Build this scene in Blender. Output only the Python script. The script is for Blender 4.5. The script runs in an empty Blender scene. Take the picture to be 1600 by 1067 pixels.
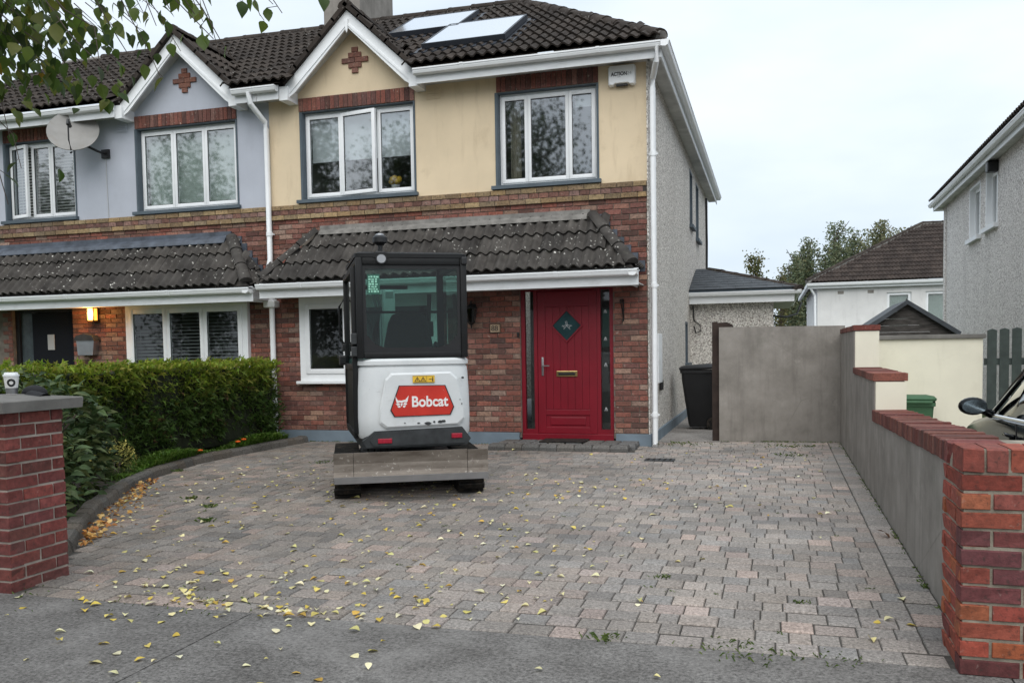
import bpy, bmesh, math, random
from mathutils import Matrix, Vector
random.seed(7)
R = math.radians
scene = bpy.context.scene
COL = scene.collection

# ------------------------------------------------------------------ camera, sky, sun, exposure
CAMZ = 1.34
cam_d = bpy.data.cameras.new('camera')
cam = bpy.data.objects.new('camera', cam_d); COL.objects.link(cam)
cam_d.sensor_fit = 'HORIZONTAL'; cam_d.sensor_width = 36.0
cam_d.lens = 36.0 * 1366.5 / 1600.0
cam_d.shift_y = 86.1 / 1600.0
cam_d.clip_start = 0.05; cam_d.clip_end = 2000
def cam_matrix(yaw, pitch, roll):
    c, s = math.cos(yaw), math.sin(yaw)
    F = Vector((-s, c, 0)); X = Vector((c, s, 0)); U = Vector((0, 0, 1))
    cp, sp = math.cos(pitch), math.sin(pitch)
    F2 = F*cp + U*sp; U2 = U*cp - F*sp
    cr, sr = math.cos(roll), math.sin(roll)
    X2 = X*cr + U2*sr; U3 = U2*cr - X*sr
    m = Matrix.Identity(4)
    for i, v in enumerate((X2, U3, -F2)):
        for j in range(3): m[j][i] = v[j]
    return m
cam.matrix_world = Matrix.Translation((0, 0, CAMZ)) @ cam_matrix(.28783, -.05236, -.01604)
scene.camera = cam

SUN_EL, SUN_AZ = 50.0, 168.0          # azimuth clockwise from +Y: behind the camera, a little right
w = bpy.data.worlds.new('World'); scene.world = w; w.use_nodes = True
nt = w.node_tree; N = nt.nodes; L = nt.links; N.clear()
out = N.new('ShaderNodeOutputWorld'); bg = N.new('ShaderNodeBackground')
sky = N.new('ShaderNodeTexSky'); sky.sky_type = 'NISHITA'; sky.sun_disc = False
sky.sun_elevation = R(SUN_EL); sky.sun_rotation = R(SUN_AZ); sky.dust_density = 3.0; sky.air_density = 1.0
tc = N.new('ShaderNodeTexCoord'); mp = N.new('ShaderNodeMapping'); mp.inputs['Scale'].default_value = (1.0, 1.0, 2.6)
nz = N.new('ShaderNodeTexNoise'); nz.inputs['Scale'].default_value = 2.3; nz.inputs['Detail'].default_value = 5; nz.inputs['Roughness'].default_value = .5
rp = N.new('ShaderNodeValToRGB')
rp.color_ramp.elements[0].position = .34; rp.color_ramp.elements[0].color = (4.75, 5.5, 6.3, 1)
rp.color_ramp.elements[1].position = .66; rp.color_ramp.elements[1].color = (6.45, 7.0, 7.5, 1)
mx = N.new('ShaderNodeMix'); mx.data_type = 'RGBA'; mx.inputs[0].default_value = .93
L.new(tc.outputs['Generated'], mp.inputs[0]); L.new(mp.outputs[0], nz.inputs[0]); L.new(nz.outputs['Fac'], rp.inputs[0])
L.new(sky.outputs[0], mx.inputs[6]); L.new(rp.outputs[0], mx.inputs[7])
L.new(mx.outputs[2], bg.inputs[0]); bg.inputs[1].default_value = 0.10; L.new(bg.outputs[0], out.inputs[0])

sun_d = bpy.data.lights.new('sun', 'SUN'); sun_d.energy = 1.4; sun_d.angle = R(70); sun_d.color = (1.0, .97, .93)
sun = bpy.data.objects.new('sun', sun_d); COL.objects.link(sun)
sd = Vector((math.sin(R(SUN_AZ))*math.cos(R(SUN_EL)), math.cos(R(SUN_AZ))*math.cos(R(SUN_EL)), math.sin(R(SUN_EL))))
sun.rotation_euler = (-sd).to_track_quat('-Z', 'Y').to_euler(); sun.location = sd*50
vs = scene.view_settings; vs.view_transform = 'Standard'; vs.look = 'None'; vs.exposure = 0.68; vs.gamma = 1; vs.use_curve_mapping = False
scene.cycles.max_bounces = 6; scene.cycles.transparent_max_bounces = 12
scene.cycles.use_denoising = True

# ------------------------------------------------------------------ materials
def lerp3(a, k): return tuple(min(1, x*k) for x in a)
class NT:
    def __init__(s, name):
        s.m = bpy.data.materials.new(name); s.m.use_nodes = True
        s.t = s.m.node_tree; s.n = s.t.nodes; s.l = s.t.links; s.n.clear()
        s.out = s.n.new('ShaderNodeOutputMaterial'); s.b = s.n.new('ShaderNodeBsdfPrincipled')
        s.l.new(s.b.outputs[0], s.out.inputs[0])
        s.geo = s.n.new('ShaderNodeNewGeometry'); s.pos = s.geo.outputs['Position']
    def mapping(s, scale):
        m = s.n.new('ShaderNodeMapping'); m.inputs['Scale'].default_value = scale; s.l.new(s.pos, m.inputs[0]); return m.outputs[0]
    def noise(s, scale, detail=4, rough=.55, vec=None):
        n = s.n.new('ShaderNodeTexNoise'); n.inputs['Scale'].default_value = scale; n.inputs['Detail'].default_value = detail
        n.inputs['Roughness'].default_value = rough; s.l.new(vec or s.pos, n.inputs[0]); return n.outputs['Fac']
    def voronoi(s, scale, vec=None, feature='F1'):
        n = s.n.new('ShaderNodeTexVoronoi'); n.feature = feature; n.inputs['Scale'].default_value = scale; s.l.new(vec or s.pos, n.inputs[0]); return n
    def ramp(s, fac, p0, c0, p1, c1):
        r = s.n.new('ShaderNodeValToRGB'); e = r.color_ramp.elements
        e[0].position = p0; e[0].color = tuple(c0)+(1,) if len(c0) == 3 else c0
        e[1].position = p1; e[1].color = tuple(c1)+(1,) if len(c1) == 3 else c1
        s.l.new(fac, r.inputs[0]); return r.outputs[0]
    def mix(s, fac, a, b, mode='MIX'):
        m = s.n.new('ShaderNodeMix'); m.data_type = 'RGBA'; m.blend_type = mode
        for sock, v in ((m.inputs[0], fac), (m.inputs[6], a), (m.inputs[7], b)):
            if isinstance(v, bpy.types.NodeSocket): s.l.new(v, sock)
            elif isinstance(v, (int, float)): sock.default_value = v
            else: sock.default_value = tuple(v)+(1,) if len(v) == 3 else v
        return m.outputs[2]
    def attr_color(s):
        a = s.n.new('ShaderNodeAttribute'); a.attribute_name = 'Col'
        o = s.n.new('ShaderNodeObjectInfo')
        return s.mix(1.0, a.outputs['Color'], o.outputs['Color'], 'ADD')
    def bump(s, h, strength, dist):
        b = s.n.new('ShaderNodeBump'); b.inputs['Strength'].default_value = strength; b.inputs['Distance'].default_value = dist
        s.l.new(h, b.inputs['Height']); s.l.new(b.outputs[0], s.b.inputs['Normal'])
    def done(s, col, rough=.7, metal=0, spec=.4):
        if isinstance(col, bpy.types.NodeSocket): s.l.new(col, s.b.inputs['Base Color'])
        else: s.b.inputs['Base Color'].default_value = tuple(col)+(1,)
        if isinstance(rough, bpy.types.NodeSocket): s.l.new(rough, s.b.inputs['Roughness'])
        else: s.b.inputs['Roughness'].default_value = rough
        s.b.inputs['Metallic'].default_value = metal; s.b.inputs['Specular IOR Level'].default_value = spec
        return s.m
def simple(name, col, rough=.5, metal=0, spec=.4, var=.12, vs_=6.0, bump=0, bs=80, bd=.003):
    t = NT(name)
    c = t.ramp(t.noise(vs_, 5), .3, lerp3(col, 1-var), .7, lerp3(col, 1+var)) if var else col
    if bump: t.bump(t.noise(bs, 3), bump, bd)
    return t.done(c, rough, metal, spec)
M = {}
def brickmat(name, spots, lime, grime=.35):
    t = NT(name); c = t.attr_color()
    c = t.mix(1.0, c, t.ramp(t.noise(30, 5, .65), .25, (.62, .6, .6), .75, (1.5, 1.42, 1.36)), 'MULTIPLY')
    c = t.mix(t.ramp(t.noise(55, 3, .6), .62-spots*.1, (0, 0, 0), .70, (spots, spots, spots)), c, (.045, .035, .03))
    c = t.mix(t.ramp(t.noise(23, 4, .6), .66-lime*.05, (0, 0, 0), .75, (lime, lime, lime)), c, (.52, .45, .38))
    c = t.mix(t.ramp(t.noise(1.6, 4), .42, (0, 0, 0), .75, (grime,)*3), c, (.07, .055, .045))
    t.bump(t.noise(120, 4, .65), .5, .004)
    return t.done(c, .88, 0, .25)
M['brick'] = brickmat('facade_brick', .75, .65)
M['brick_clean'] = brickmat('pillar_brick', .6, .3, .45)
M['mortar'] = simple('mortar', (.17, .145, .12), .95, var=.3, vs_=9, bump=.6, bs=90)
M['mirrorglass'] = simple('mirror_glass', (.30, .36, .39), .08, .9, var=0)
M['mortar_light'] = simple('mortar_light', (.37, .325, .28), .95, var=.3, vs_=9, bump=.6, bs=90)
M['mortar_grey'] = simple('mortar_grey', (.27, .24, .19), .95, var=.35, vs_=12, bump=.8, bs=90, bd=.006)
def render_mat(name, col, stain, amt):
    t = NT(name)
    c = t.ramp(t.noise(1.1, 6, .6), .28, lerp3(col, .88), .72, lerp3(col, 1.06))
    st = t.noise(5.5, 6, .62, t.mapping((1.2, 1.2, .18)))
    c = t.mix(t.ramp(st, .55, (0, 0, 0), .82, (amt,)*3), c, stain)
    bl = t.noise(3.2, 5, .65)
    c = t.mix(t.ramp(bl, .60, (0, 0, 0), .78, (amt*.7,)*3), c, stain)
    t.bump(t.noise(140, 4, .6), .25, .004)
    return t.done(c, .88, 0, .25)
M['cream'] = render_mat('cream_render', (.74, .605, .42), (.50, .385, .245), .65)
M['lilac'] = render_mat('lilac_grey_render', (.49, .515, .575), (.39, .41, .45), .4)
M['creamwall'] = render_mat('pale_cream_paint', (.80, .76, .62), (.55, .50, .38), .35)
M['whitewash'] = render_mat('white_render', (.74, .73, .71), (.45, .43, .41), .5)
def dash_mat(name, a, b, c_, scale=75):
    t = NT(name); v = t.voronoi(scale)
    col = t.ramp(t.noise(scale*.9, 2, .7), .36, a, .62, b)
    sp = t.n.new('ShaderNodeSeparateColor'); t.l.new(v.outputs['Color'], sp.inputs[0])
    col = t.mix(t.ramp(sp.outputs[0], .72, (0, 0, 0), .76, (.75,)*3), col, c_)
    col = t.mix(t.ramp(t.noise(1.5, 5, .6, t.mapping((1, 1, .25))), .5, (0, 0, 0), .8, (.45,)*3), col, lerp3(a, .9))
    iv = t.n.new('ShaderNodeMath'); iv.operation = 'SUBTRACT'; iv.inputs[0].default_value = 1; t.l.new(v.outputs['Distance'], iv.inputs[1])
    t.bump(iv.outputs[0], 1.0, .012)
    return t.done(col, .9, 0, .2)
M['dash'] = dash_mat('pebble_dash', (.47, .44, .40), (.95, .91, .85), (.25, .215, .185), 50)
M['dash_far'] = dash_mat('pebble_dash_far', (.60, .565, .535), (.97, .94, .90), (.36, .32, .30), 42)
M['upvc'] = simple('white_upvc', (.86, .875, .88), .35, var=.03, spec=.5)
M['upvc_dirty'] = NT('white_upvc_weathered')
_t = M['upvc_dirty']; _c = _t.mix(_t.ramp(_t.noise(3.5, 6, .65, _t.mapping((1, 1, 2.5))), .5, (0, 0, 0), .85, (.55,)*3), (.78, .80, .81), (.42, .42, .39))
M['upvc_dirty'] = _t.done(_c, .42, 0, .45)
M['soffit'] = simple('soffit_board', (.60, .60, .58), .6, var=.2, vs_=3)
M['slategrey'] = simple('slate_grey_paint', (.085, .11, .13), .6, var=.15, vs_=4)
M['plinth'] = simple('blue_grey_plinth_paint', (.165, .21, .25), .7, var=.18, vs_=3, bump=.3)
M['red'] = simple('red_door_paint', (.19, .003, .013), .40, var=.12, vs_=2, spec=.5)
M['darkdoor'] = simple('dark_navy_door', (.005, .006, .010), .6, var=.1, spec=.2)
M['black'] = simple('black_plastic', (.012, .012, .013), .42, var=.2, spec=.45)
M['blackpaint'] = simple('black_steel_paint', (.008, .0085, .009), .5, var=.25, vs_=12, spec=.3)
_t = NT('muddy_track_rubber'); _c = _t.mix(_t.ramp(_t.noise(11, 6, .7), .50, (0, 0, 0), .68, (.7,)*3), (.016, .015, .014), (.085, .066, .048)); _t.bump(_t.noise(60, 4), .6, .005)
M['rubber'] = _t.done(_c, .88, 0, .25)
M['steel'] = NT('scuffed_steel')
_t = M['steel']; _c = _t.ramp(_t.noise(7, 6, .65, _t.mapping((.35, .35, 1.6))), .3, (.105, .085, .068), .72, (.27, .235, .20))
_c = _t.mix(_t.ramp(_t.noise(22, 5, .7), .60, (0, 0, 0), .66, (.8,)*3), _c, (.40, .37, .33))
_c = _t.mix(_t.ramp(_t.noise(9, 5, .6), .62, (0, 0, 0), .72, (.6,)*3), _c, (.075, .05, .035))
M['steel'] = _t.done(_c, .5, .35, .4)
M['chrome'] = simple('chrome', (.75, .76, .78), .15, 1.0, var=0)
M['brass'] = simple('brass', (.62, .45, .2), .28, 1.0, var=.15, vs_=20)
M['greymetal'] = simple('brushed_metal', (.42, .42, .43), .35, .9, var=.1)
def tile_mat(name, a, b, lich):
    t = NT(name); o = t.n.new('ShaderNodeObjectInfo')
    c = t.ramp(t.noise(3.2, 6, .62), .28, a, .74, b)
    rv = t.ramp(o.outputs['Random'], 0, (.78, .78, .78), 1, (1.2, 1.18, 1.15))
    c = t.mix(1.0, c, rv, 'MULTIPLY')
    msk = t.ramp(t.noise(1.3, 3), .42, (0, 0, 0), .62, (1, 1, 1))
    v = t.voronoi(21); sp = t.ramp(t.mix(1.0, v.outputs['Distance'], t.ramp(t.noise(60, 2), .3, (.5, .5, .5), .7, (1.6, 1.6, 1.6)), 'MULTIPLY'), .18, (1, 1, 1), .34, (0, 0, 0))
    sc = t.n.new('ShaderNodeSeparateColor'); t.l.new(v.outputs['Color'], sc.inputs[0])
    pick = t.ramp(sc.outputs[0], .70, (0, 0, 0), .95, (1, 1, 1))
    k = t.mix(1.0, t.mix(1.0, sp, pick, 'MULTIPLY'), msk, 'MULTIPLY')
    k2 = t.mix(1.0, k, (lich,)*3, 'MULTIPLY')
    c = t.mix(k2, c, (.72, .70, .64))
    mo = t.ramp(t.noise(11, 5, .7), .62, (0, 0, 0), .74, (.55,)*3)
    c = t.mix(mo, c, (.10, .105, .075))
    t.bump(t.noise(130, 4, .7), .45, .004)
    return t.done(c, .9, 0, .2)
M['tile'] = tile_mat('concrete_roof_tile', (.026, .021, .018), (.062, .051, .044), .35)
M['tile_canopy'] = tile_mat('lichen_spotted_tile', (.032, .029, .027), (.098, .091, .084), 1.0)
M['tile_far'] = tile_mat('far_roof_tile', (.035, .027, .024), (.07, .055, .048), .15)
M['slate'] = simple('blue_slate', (.055, .062, .07), .6, var=.35, vs_=5, bump=.3)
M['lead'] = simple('lead_flashing', (.075, .088, .11), .55, var=.4, vs_=6, bump=.4, bs=20)
M['cementflash'] = simple('cement_fillet', (.20, .19, .175), .95, var=.35, vs_=7, bump=.7, bs=40)
def concrete(name, a, b, streak=.4, sc=2.2, speck=False):
    t = NT(name); c = t.ramp(t.noise(sc, 8, .68), .30, a, .70, b)
    c = t.mix(t.ramp(t.noise(6, 6, .6, t.mapping((1.6, 1.6, .14))), .5, (0, 0, 0), .82, (streak,)*3), c, lerp3(a, .78))
    else_crack = t.voronoi(.85, t.mapping((1, 1, 1)), 'DISTANCE_TO_EDGE')
    if not speck and streak > .6:
        k_ = t.mix(1.0, t.ramp(else_crack.outputs['Distance'], .0015, (.35,)*3, .005, (0, 0, 0)), t.ramp(t.noise(1.1, 3), .5, (0, 0, 0), .6, (1, 1, 1)), 'MULTIPLY')
        c = t.mix(k_, c, lerp3(a, .4))
        c = t.mix(t.ramp(t.noise(3.1, 7, .75), .58, (0, 0, 0), .70, (.5,)*3), c, lerp3(b, 1.2))
        c = t.mix(t.ramp(t.noise(1.7, 7, .75), .60, (0, 0, 0), .74, (.45,)*3), c, (.12, .125, .095))
    if speck:
        c = t.mix(1.0, c, t.ramp(t.noise(48, 6, .88), .38, (.38, .38, .38), .62, (1.75, 1.75, 1.75)), 'MULTIPLY')
        c = t.mix(t.ramp(t.noise(.9, 7, .75), .50, (0, 0, 0), .72, (.75,)*3), c, lerp3(b, 1.55))
        c = t.mix(t.ramp(t.noise(2.7, 6, .7), .60, (0, 0, 0), .72, (.5,)*3), c, lerp3(a, .55))
        t.bump(t.noise(170, 3, .7), .6, .004)
    else: t.bump(t.noise(60, 5, .6), .3, .004)
    return t.done(c, .93, 0, .2)
M['cement'] = concrete('cement_render', (.19, .174, .154), (.325, .30, .27), .8)
M['footpath'] = concrete('aged_footpath_concrete', (.097, .091, .085), (.185, .176, .166), 0, 2.6, True)
M['passage'] = concrete('passage_concrete', (.19, .175, .16), (.30, .28, .26), 0, 2.0, True)
M['capstone'] = concrete('capstone', (.13, .125, .115), (.21, .20, .185), .2, 5)
M['asphalt'] = concrete('asphalt', (.04, .04, .042), (.065, .065, .068), 0, 1.5, True)
M['soil'] = simple('dark_soil', (.03, .024, .018), .95, var=.4, vs_=12, bump=1, bs=40, bd=.02)
M['sand'] = simple('paver_joint_sand', (.066, .060, .052), .95, var=.4, vs_=18, bump=.8, bs=90)
def paver_mat():
    t = NT('tumbled_concrete_paver'); c = t.attr_color()
    c = t.mix(1.0, c, t.ramp(t.noise(60, 6, .86), .37, (.48, .48, .48), .63, (1.58, 1.58, 1.58)), 'MULTIPLY')
    c = t.mix(1.0, c, t.ramp(t.noise(.75, 6, .65), .3, (.72, .72, .72), .7, (1.18, 1.17, 1.16)), 'MULTIPLY')
    c = t.mix(t.ramp(t.noise(9, 5, .65), .62, (0, 0, 0), .76, (.35,)*3), c, (.11, .10, .09))
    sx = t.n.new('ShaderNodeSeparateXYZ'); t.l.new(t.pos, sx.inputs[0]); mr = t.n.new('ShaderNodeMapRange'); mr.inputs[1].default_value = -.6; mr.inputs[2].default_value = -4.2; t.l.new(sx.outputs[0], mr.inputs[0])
    c = t.mix(t.mix(1.0, mr.outputs[0], t.ramp(t.noise(.6, 6, .7), .3, (.25,)*3, .7, (1, 1, 1)), 'MULTIPLY'), c, t.mix(1.0, c, (.60, .57, .53), 'MULTIPLY'))     # darker and browner towards the left, broken up by noise
    c = t.mix(t.ramp(t.noise(2.1, 5, .7), .64, (0, 0, 0), .74, (.4,)*3), c, (.36, .345, .32))
    t.bump(t.noise(200, 3, .7), .6, .003)
    return t.done(c, .92, 0, .22)
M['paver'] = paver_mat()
def leafmat(name, rough=.55, trans=.35, spec=.35):
    t = NT(name); c = t.attr_color()
    c = t.mix(1.0, c, t.ramp(t.noise(14, 3), .3, (.75, .75, .75), .7, (1.2, 1.2, 1.2)), 'MULTIPLY')
    t.done(c, rough, 0, spec)
    tr = t.n.new('ShaderNodeBsdfTranslucent'); t.l.new(c, tr.inputs[0])
    mxs = t.n.new('ShaderNodeMixShader'); mxs.inputs[0].default_value = trans
    t.l.new(t.b.outputs[0], mxs.inputs[1]); t.l.new(tr.outputs[0], mxs.inputs[2]); t.l.new(mxs.outputs[0], t.out.inputs[0])
    return t.m
M['leaf'] = leafmat('living_leaf', .5, .42, .35); M['dryleaf'] = leafmat('fallen_leaf', .7, .15, .25); M['gloss_leaf'] = leafmat('glossy_leaf', .55, .25, .3)
M['bark'] = simple('bark', (.09, .07, .055), .95, var=.4, vs_=15, bump=1, bs=40, bd=.01)
M['twig'] = simple('twig', (.06, .045, .035), .9, var=.3)
def glass(name, tint, ior, rough=.0, r0=None):
    m = bpy.data.materials.new(name); m.use_nodes = True; t = m.node_tree; n = t.nodes; l = t.links; n.clear()
    o = n.new('ShaderNodeOutputMaterial'); tr = n.new('ShaderNodeBsdfTransparent'); tr.inputs[0].default_value = tuple(tint)+(1,)
    g = n.new('ShaderNodeBsdfGlossy'); g.inputs['Roughness'].default_value = rough; g.inputs[0].default_value = (1, 1, 1, 1)
    lw = n.new('ShaderNodeLayerWeight'); lw.inputs[0].default_value = .5; r0 = ((ior-1)/(ior+1))**2 if r0 is None else r0
    pw = n.new('ShaderNodeMath'); pw.operation = 'POWER'; l.new(lw.outputs['Facing'], pw.inputs[0]); pw.inputs[1].default_value = 5
    f = n.new('ShaderNodeMath'); f.operation = 'MULTIPLY_ADD'; l.new(pw.outputs[0], f.inputs[0]); f.inputs[1].default_value = 1-r0; f.inputs[2].default_value = r0
    mx_ = n.new('ShaderNodeMixShader'); l.new(f.outputs[0], mx_.inputs[0]); l.new(tr.outputs[0], mx_.inputs[1]); l.new(g.outputs[0], mx_.inputs[2])
    l.new(mx_.outputs[0], o.inputs[0]); return m
M['glass'] = glass('window_glass', (.78, .83, .84), 2.7, .03, .32)
M['glass_low'] = glass('ground_floor_glass', (.75, .80, .79), 1.75, .02, .06)
M['cabglass'] = glass('tinted_cab_glass', (.34, .52, .47), 1.6, .005, .028)
M['carglass'] = glass('car_glass', (.20, .22, .22), 1.75)
M['room'] = simple('room_wall', (.16, .155, .15), .9, var=.1)
M['blindcloth'] = simple('roller_blind', (.72, .74, .74), .8, var=.05)
M['greenblind'] = simple('green_grey_roller_blind', (.50, .56, .50), .8, var=.06)
M['slat'] = simple('venetian_slat', (.50, .50, .47), .5, var=.1)
M['darkslat'] = simple('dark_venetian_slat', (.20, .21, .205), .5, var=.1)
M['curtain'] = simple('curtain', (.38, .34, .26), .85, var=.15)
M['white_paint'] = NT('scuffed_white_machine_paint')
_t = M['white_paint']; _c = _t.ramp(_t.noise(3, 5), .3, (.60, .625, .63), .7, (.70, .72, .72))
_c = _t.mix(_t.ramp(_t.noise(26, 6, .72), .655, (0, 0, 0), .70, (.7,)*3), _c, (.30, .30, .28))
_c = _t.mix(_t.ramp(_t.noise(5, 6, .65), .56, (0, 0, 0), .8, (.35,)*3), _c, (.40, .39, .355))
_c = _t.mix(_t.ramp(_t.noise(30, 4, .6, _t.mapping((.25, .25, 3.5))), .67, (0, 0, 0), .70, (.6,)*3), _c, (.33, .33, .32))
M['white_paint'] = _t.done(_c, .42, 0, .45)
M['redpanel'] = NT('scratched_red_panel')
_t = M['redpanel']; _c = _t.ramp(_t.noise(6, 5), .3, (.46, .022, .012), .7, (.58, .035, .018))
_c = _t.mix(_t.ramp(_t.noise(48, 6, .75, _t.mapping((1, 1, .5))), .665, (0, 0, 0), .70, (.8,)*3), _c, (.6, .52, .48))
M['redpanel'] = _t.done(_c, .4, 0, .45)
M['white_print'] = simple('white_print', (.78, .76, .74), .5, var=.1, vs_=40)
M['black_print'] = simple('black_print', (.02, .02, .02), .5, var=0)
M['grey_print'] = simple('grey_print', (.45, .46, .46), .5, var=0)
M['yellow_print'] = simple('yellow_label', (.75, .47, .04), .5, var=.08)
M['green_print'] = simple('pale_green_print', (.30, .62, .48), .5, var=.05)
M['tail'] = simple('red_reflector', (.33, .012, .03), .3, var=.2, vs_=60)
M['darkgrey'] = simple('dark_grey_casting', (.03, .033, .035), .55, var=.4, vs_=10)
M['terracotta'] = simple('brown_number_plate', (.36, .26, .17), .6, var=.2, vs_=30)
M['fabric'] = simple('black_fabric', (.018, .018, .02), .9, var=.2, vs_=30, bump=.4, bs=200)
M['dish'] = NT('weathered_dish_paint')
_t = M['dish']; _c = _t.ramp(_t.noise(4, 5), .3, (.24, .232, .215), .7, (.31, .30, .285))
_c = _t.mix(_t.ramp(_t.noise(3.5, 4, .6), .58, (0, 0, 0), .75, (.5,)*3), _c, (.22, .165, .10))
M['dish'] = _t.done(_c, .5, 0, .4)
M['greenpaint'] = simple('dark_green_wood_paint', (.046, .060, .054), .75, var=.25, vs_=9, bump=.4)
M['greenbin'] = simple('green_bin_plastic', (.045, .115, .055), .5, var=.12)
M['shedwood'] = NT('weathered_dark_boards')
_t = M['shedwood']; _c = _t.ramp(_t.noise(5, 6, .65, _t.mapping((1, 1, 7))), .3, (.03, .027, .025), .72, (.13, .118, .108))
M['shedwood'] = _t.done(_c, .9, 0, .2)
M['brownwood'] = simple('dark_brown_wood', (.035, .022, .017), .8, var=.3, vs_=8)
M['carpaint'] = simple('black_car_paint', (.005, .006, .007), .16, var=.05, spec=.22)
M['cup'] = simple('white_paper', (.75, .74, .72), .6, var=.04)
M['flower'] = simple('orange_petal', (.75, .12, .01), .6, var=.2)
M['panel_glass'] = simple('solar_panel_glass', (.82, .85, .90), .14, .9, var=0, spec=1.0)
M['panel_frame'] = simple('dark_panel_frame', (.035, .04, .05), .45, var=.1)
M['moss'] = simple('moss', (.05, .075, .018), .95, var=.5, vs_=40, bump=1, bs=80, bd=.01)
m = bpy.data.materials.new('warm_lamp_glass'); m.use_nodes = True
bb = m.node_tree.nodes['Principled BSDF']; bb.inputs['Emission Color'].default_value = (1, .36, .045, 1); bb.inputs['Emission Strength'].default_value = 1.5
bb.inputs['Base Color'].default_value = (.8, .6, .3, 1); M['lampglow'] = m
# ------------------------------------------------------------------ building helpers
WORLD = {}
def W(o): return WORLD.get(o.name, Matrix.Identity(4))
class MB:
    """collects faces, then becomes ONE mesh object"""
    def __init__(s): s.v = []; s.f = []; s.c = []; s.cur = None
    def add(s, vs, fs, M4=None):
        b = len(s.v)
        s.v += [tuple(M4 @ Vector(p)) for p in vs] if M4 is not None else [tuple(p) for p in vs]
        s.f += [tuple(b+i for i in f) for f in fs]
        if s.cur is not None: s.c += [s.cur]*len(fs)
        return s
    def quad(s, a, b, c, d): return s.add((a, b, c, d), ((0, 1, 2, 3),))
    def tri(s, a, b, c): return s.add((a, b, c), ((0, 1, 2),))
    def box(s, x0, x1, y0, y1, z0, z1, M4=None):
        return s.add(((x0,y0,z0),(x1,y0,z0),(x1,y1,z0),(x0,y1,z0),(x0,y0,z1),(x1,y0,z1),(x1,y1,z1),(x0,y1,z1)),
                     ((0,3,2,1),(4,5,6,7),(0,1,5,4),(1,2,6,5),(2,3,7,6),(3,0,4,7)), M4)
    def bbox(s, x0, x1, y0, y1, z0, z1, b=.01, M4=None):
        """box with chamfered edges"""
        bm = bmesh.new(); bmesh.ops.create_cube(bm, size=1)
        for v in bm.verts: v.co = ((x0+x1)/2+v.co.x*(x1-x0), (y0+y1)/2+v.co.y*(y1-y0), (z0+z1)/2+v.co.z*(z1-z0))
        bmesh.ops.bevel(bm, geom=list(bm.edges), offset=b, segments=2, affect='EDGES', profile=.6)
        bm.verts.index_update()
        s.add([v.co.copy() for v in bm.verts], [[v.index for v in f.verts] for f in bm.faces], M4); bm.free(); return s
    def cyl(s, p0, p1, r0, r1=None, n=12, caps=True):
        p0, p1 = Vector(p0), Vector(p1); r1 = r0 if r1 is None else r1
        d = (p1-p0).normalized(); a = d.orthogonal().normalized(); b = d.cross(a)
        vs = [p0+(a*math.cos(t)+b*math.sin(t))*r0 for t in [2*math.pi*i/n for i in range(n)]] + \
             [p1+(a*math.cos(t)+b*math.sin(t))*r1 for t in [2*math.pi*i/n for i in range(n)]]
        fs = [(i, (i+1) % n, n+(i+1) % n, n+i) for i in range(n)]
        if caps: fs += [tuple(range(n-1, -1, -1)), tuple(range(n, 2*n))]
        return s.add(vs, fs)
    def tube(s, pts, r, n=8):
        pts = [Vector(p) for p in pts]; rings = []
        for i, p in enumerate(pts):
            d = (pts[min(i+1, len(pts)-1)]-pts[max(i-1, 0)]).normalized()
            up = Vector((0, 0, 1)) if abs(d.z) < .9 else Vector((1, 0, 0))
            a = d.cross(up).normalized(); b = d.cross(a); rr = r[i] if isinstance(r, (list, tuple)) else r
            rings.append([p+(a*math.cos(t)+b*math.sin(t))*rr for t in [2*math.pi*(k+.5)/n for k in range(n)]])
        vs = [v for g in rings for v in g]; fs = []
        for i in range(len(pts)-1):
            for k in range(n): fs.append((i*n+k, i*n+(k+1) % n, (i+1)*n+(k+1) % n, (i+1)*n+k))
        fs += [tuple(range(n)), tuple(range((len(pts)-1)*n+n-1, (len(pts)-1)*n-1, -1))]
        return s.add(vs, fs)
    def prism(s, poly, axis, a, b, M4=None):
        """2-D polygon pushed along an axis: 'x' takes (y,z), 'y' takes (x,z), 'z' takes (x,y)"""
        def P(p, t): return {'x': (t, p[0], p[1]), 'y': (p[0], t, p[1]), 'z': (p[0], p[1], t)}[axis]
        n = len(poly); vs = [P(p, a) for p in poly]+[P(p, b) for p in poly]
        fs = [(i, (i+1) % n, n+(i+1) % n, n+i) for i in range(n)]+[tuple(range(n-1, -1, -1)), tuple(range(n, 2*n))]
        return s.add(vs, fs, M4)
    def loft(s, rings, close=True, caps=True):
        n = len(rings[0]); vs = [p for r in rings for p in r]; fs = []
        for i in range(len(rings)-1):
            for k in range(n if close else n-1): fs.append((i*n+k, i*n+(k+1) % n, (i+1)*n+(k+1) % n, (i+1)*n+k))
        if caps: fs += [tuple(range(n-1, -1, -1)), tuple(range((len(rings)-1)*n, len(rings)*n))]
        return s.add(vs, fs)
    def sphere(s, c, rx, ry, rz, nu=14, nv=8, v0=-.5, v1=.5):
        rings = []
        for j in range(nv+1):
            ph = math.pi*(v0+(v1-v0)*j/nv)
            rings.append([(c[0]+rx*math.cos(ph)*math.cos(2*math.pi*i/nu), c[1]+ry*math.cos(ph)*math.sin(2*math.pi*i/nu), c[2]+rz*math.sin(ph)) for i in range(nu)])
        return s.loft(rings)
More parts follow.
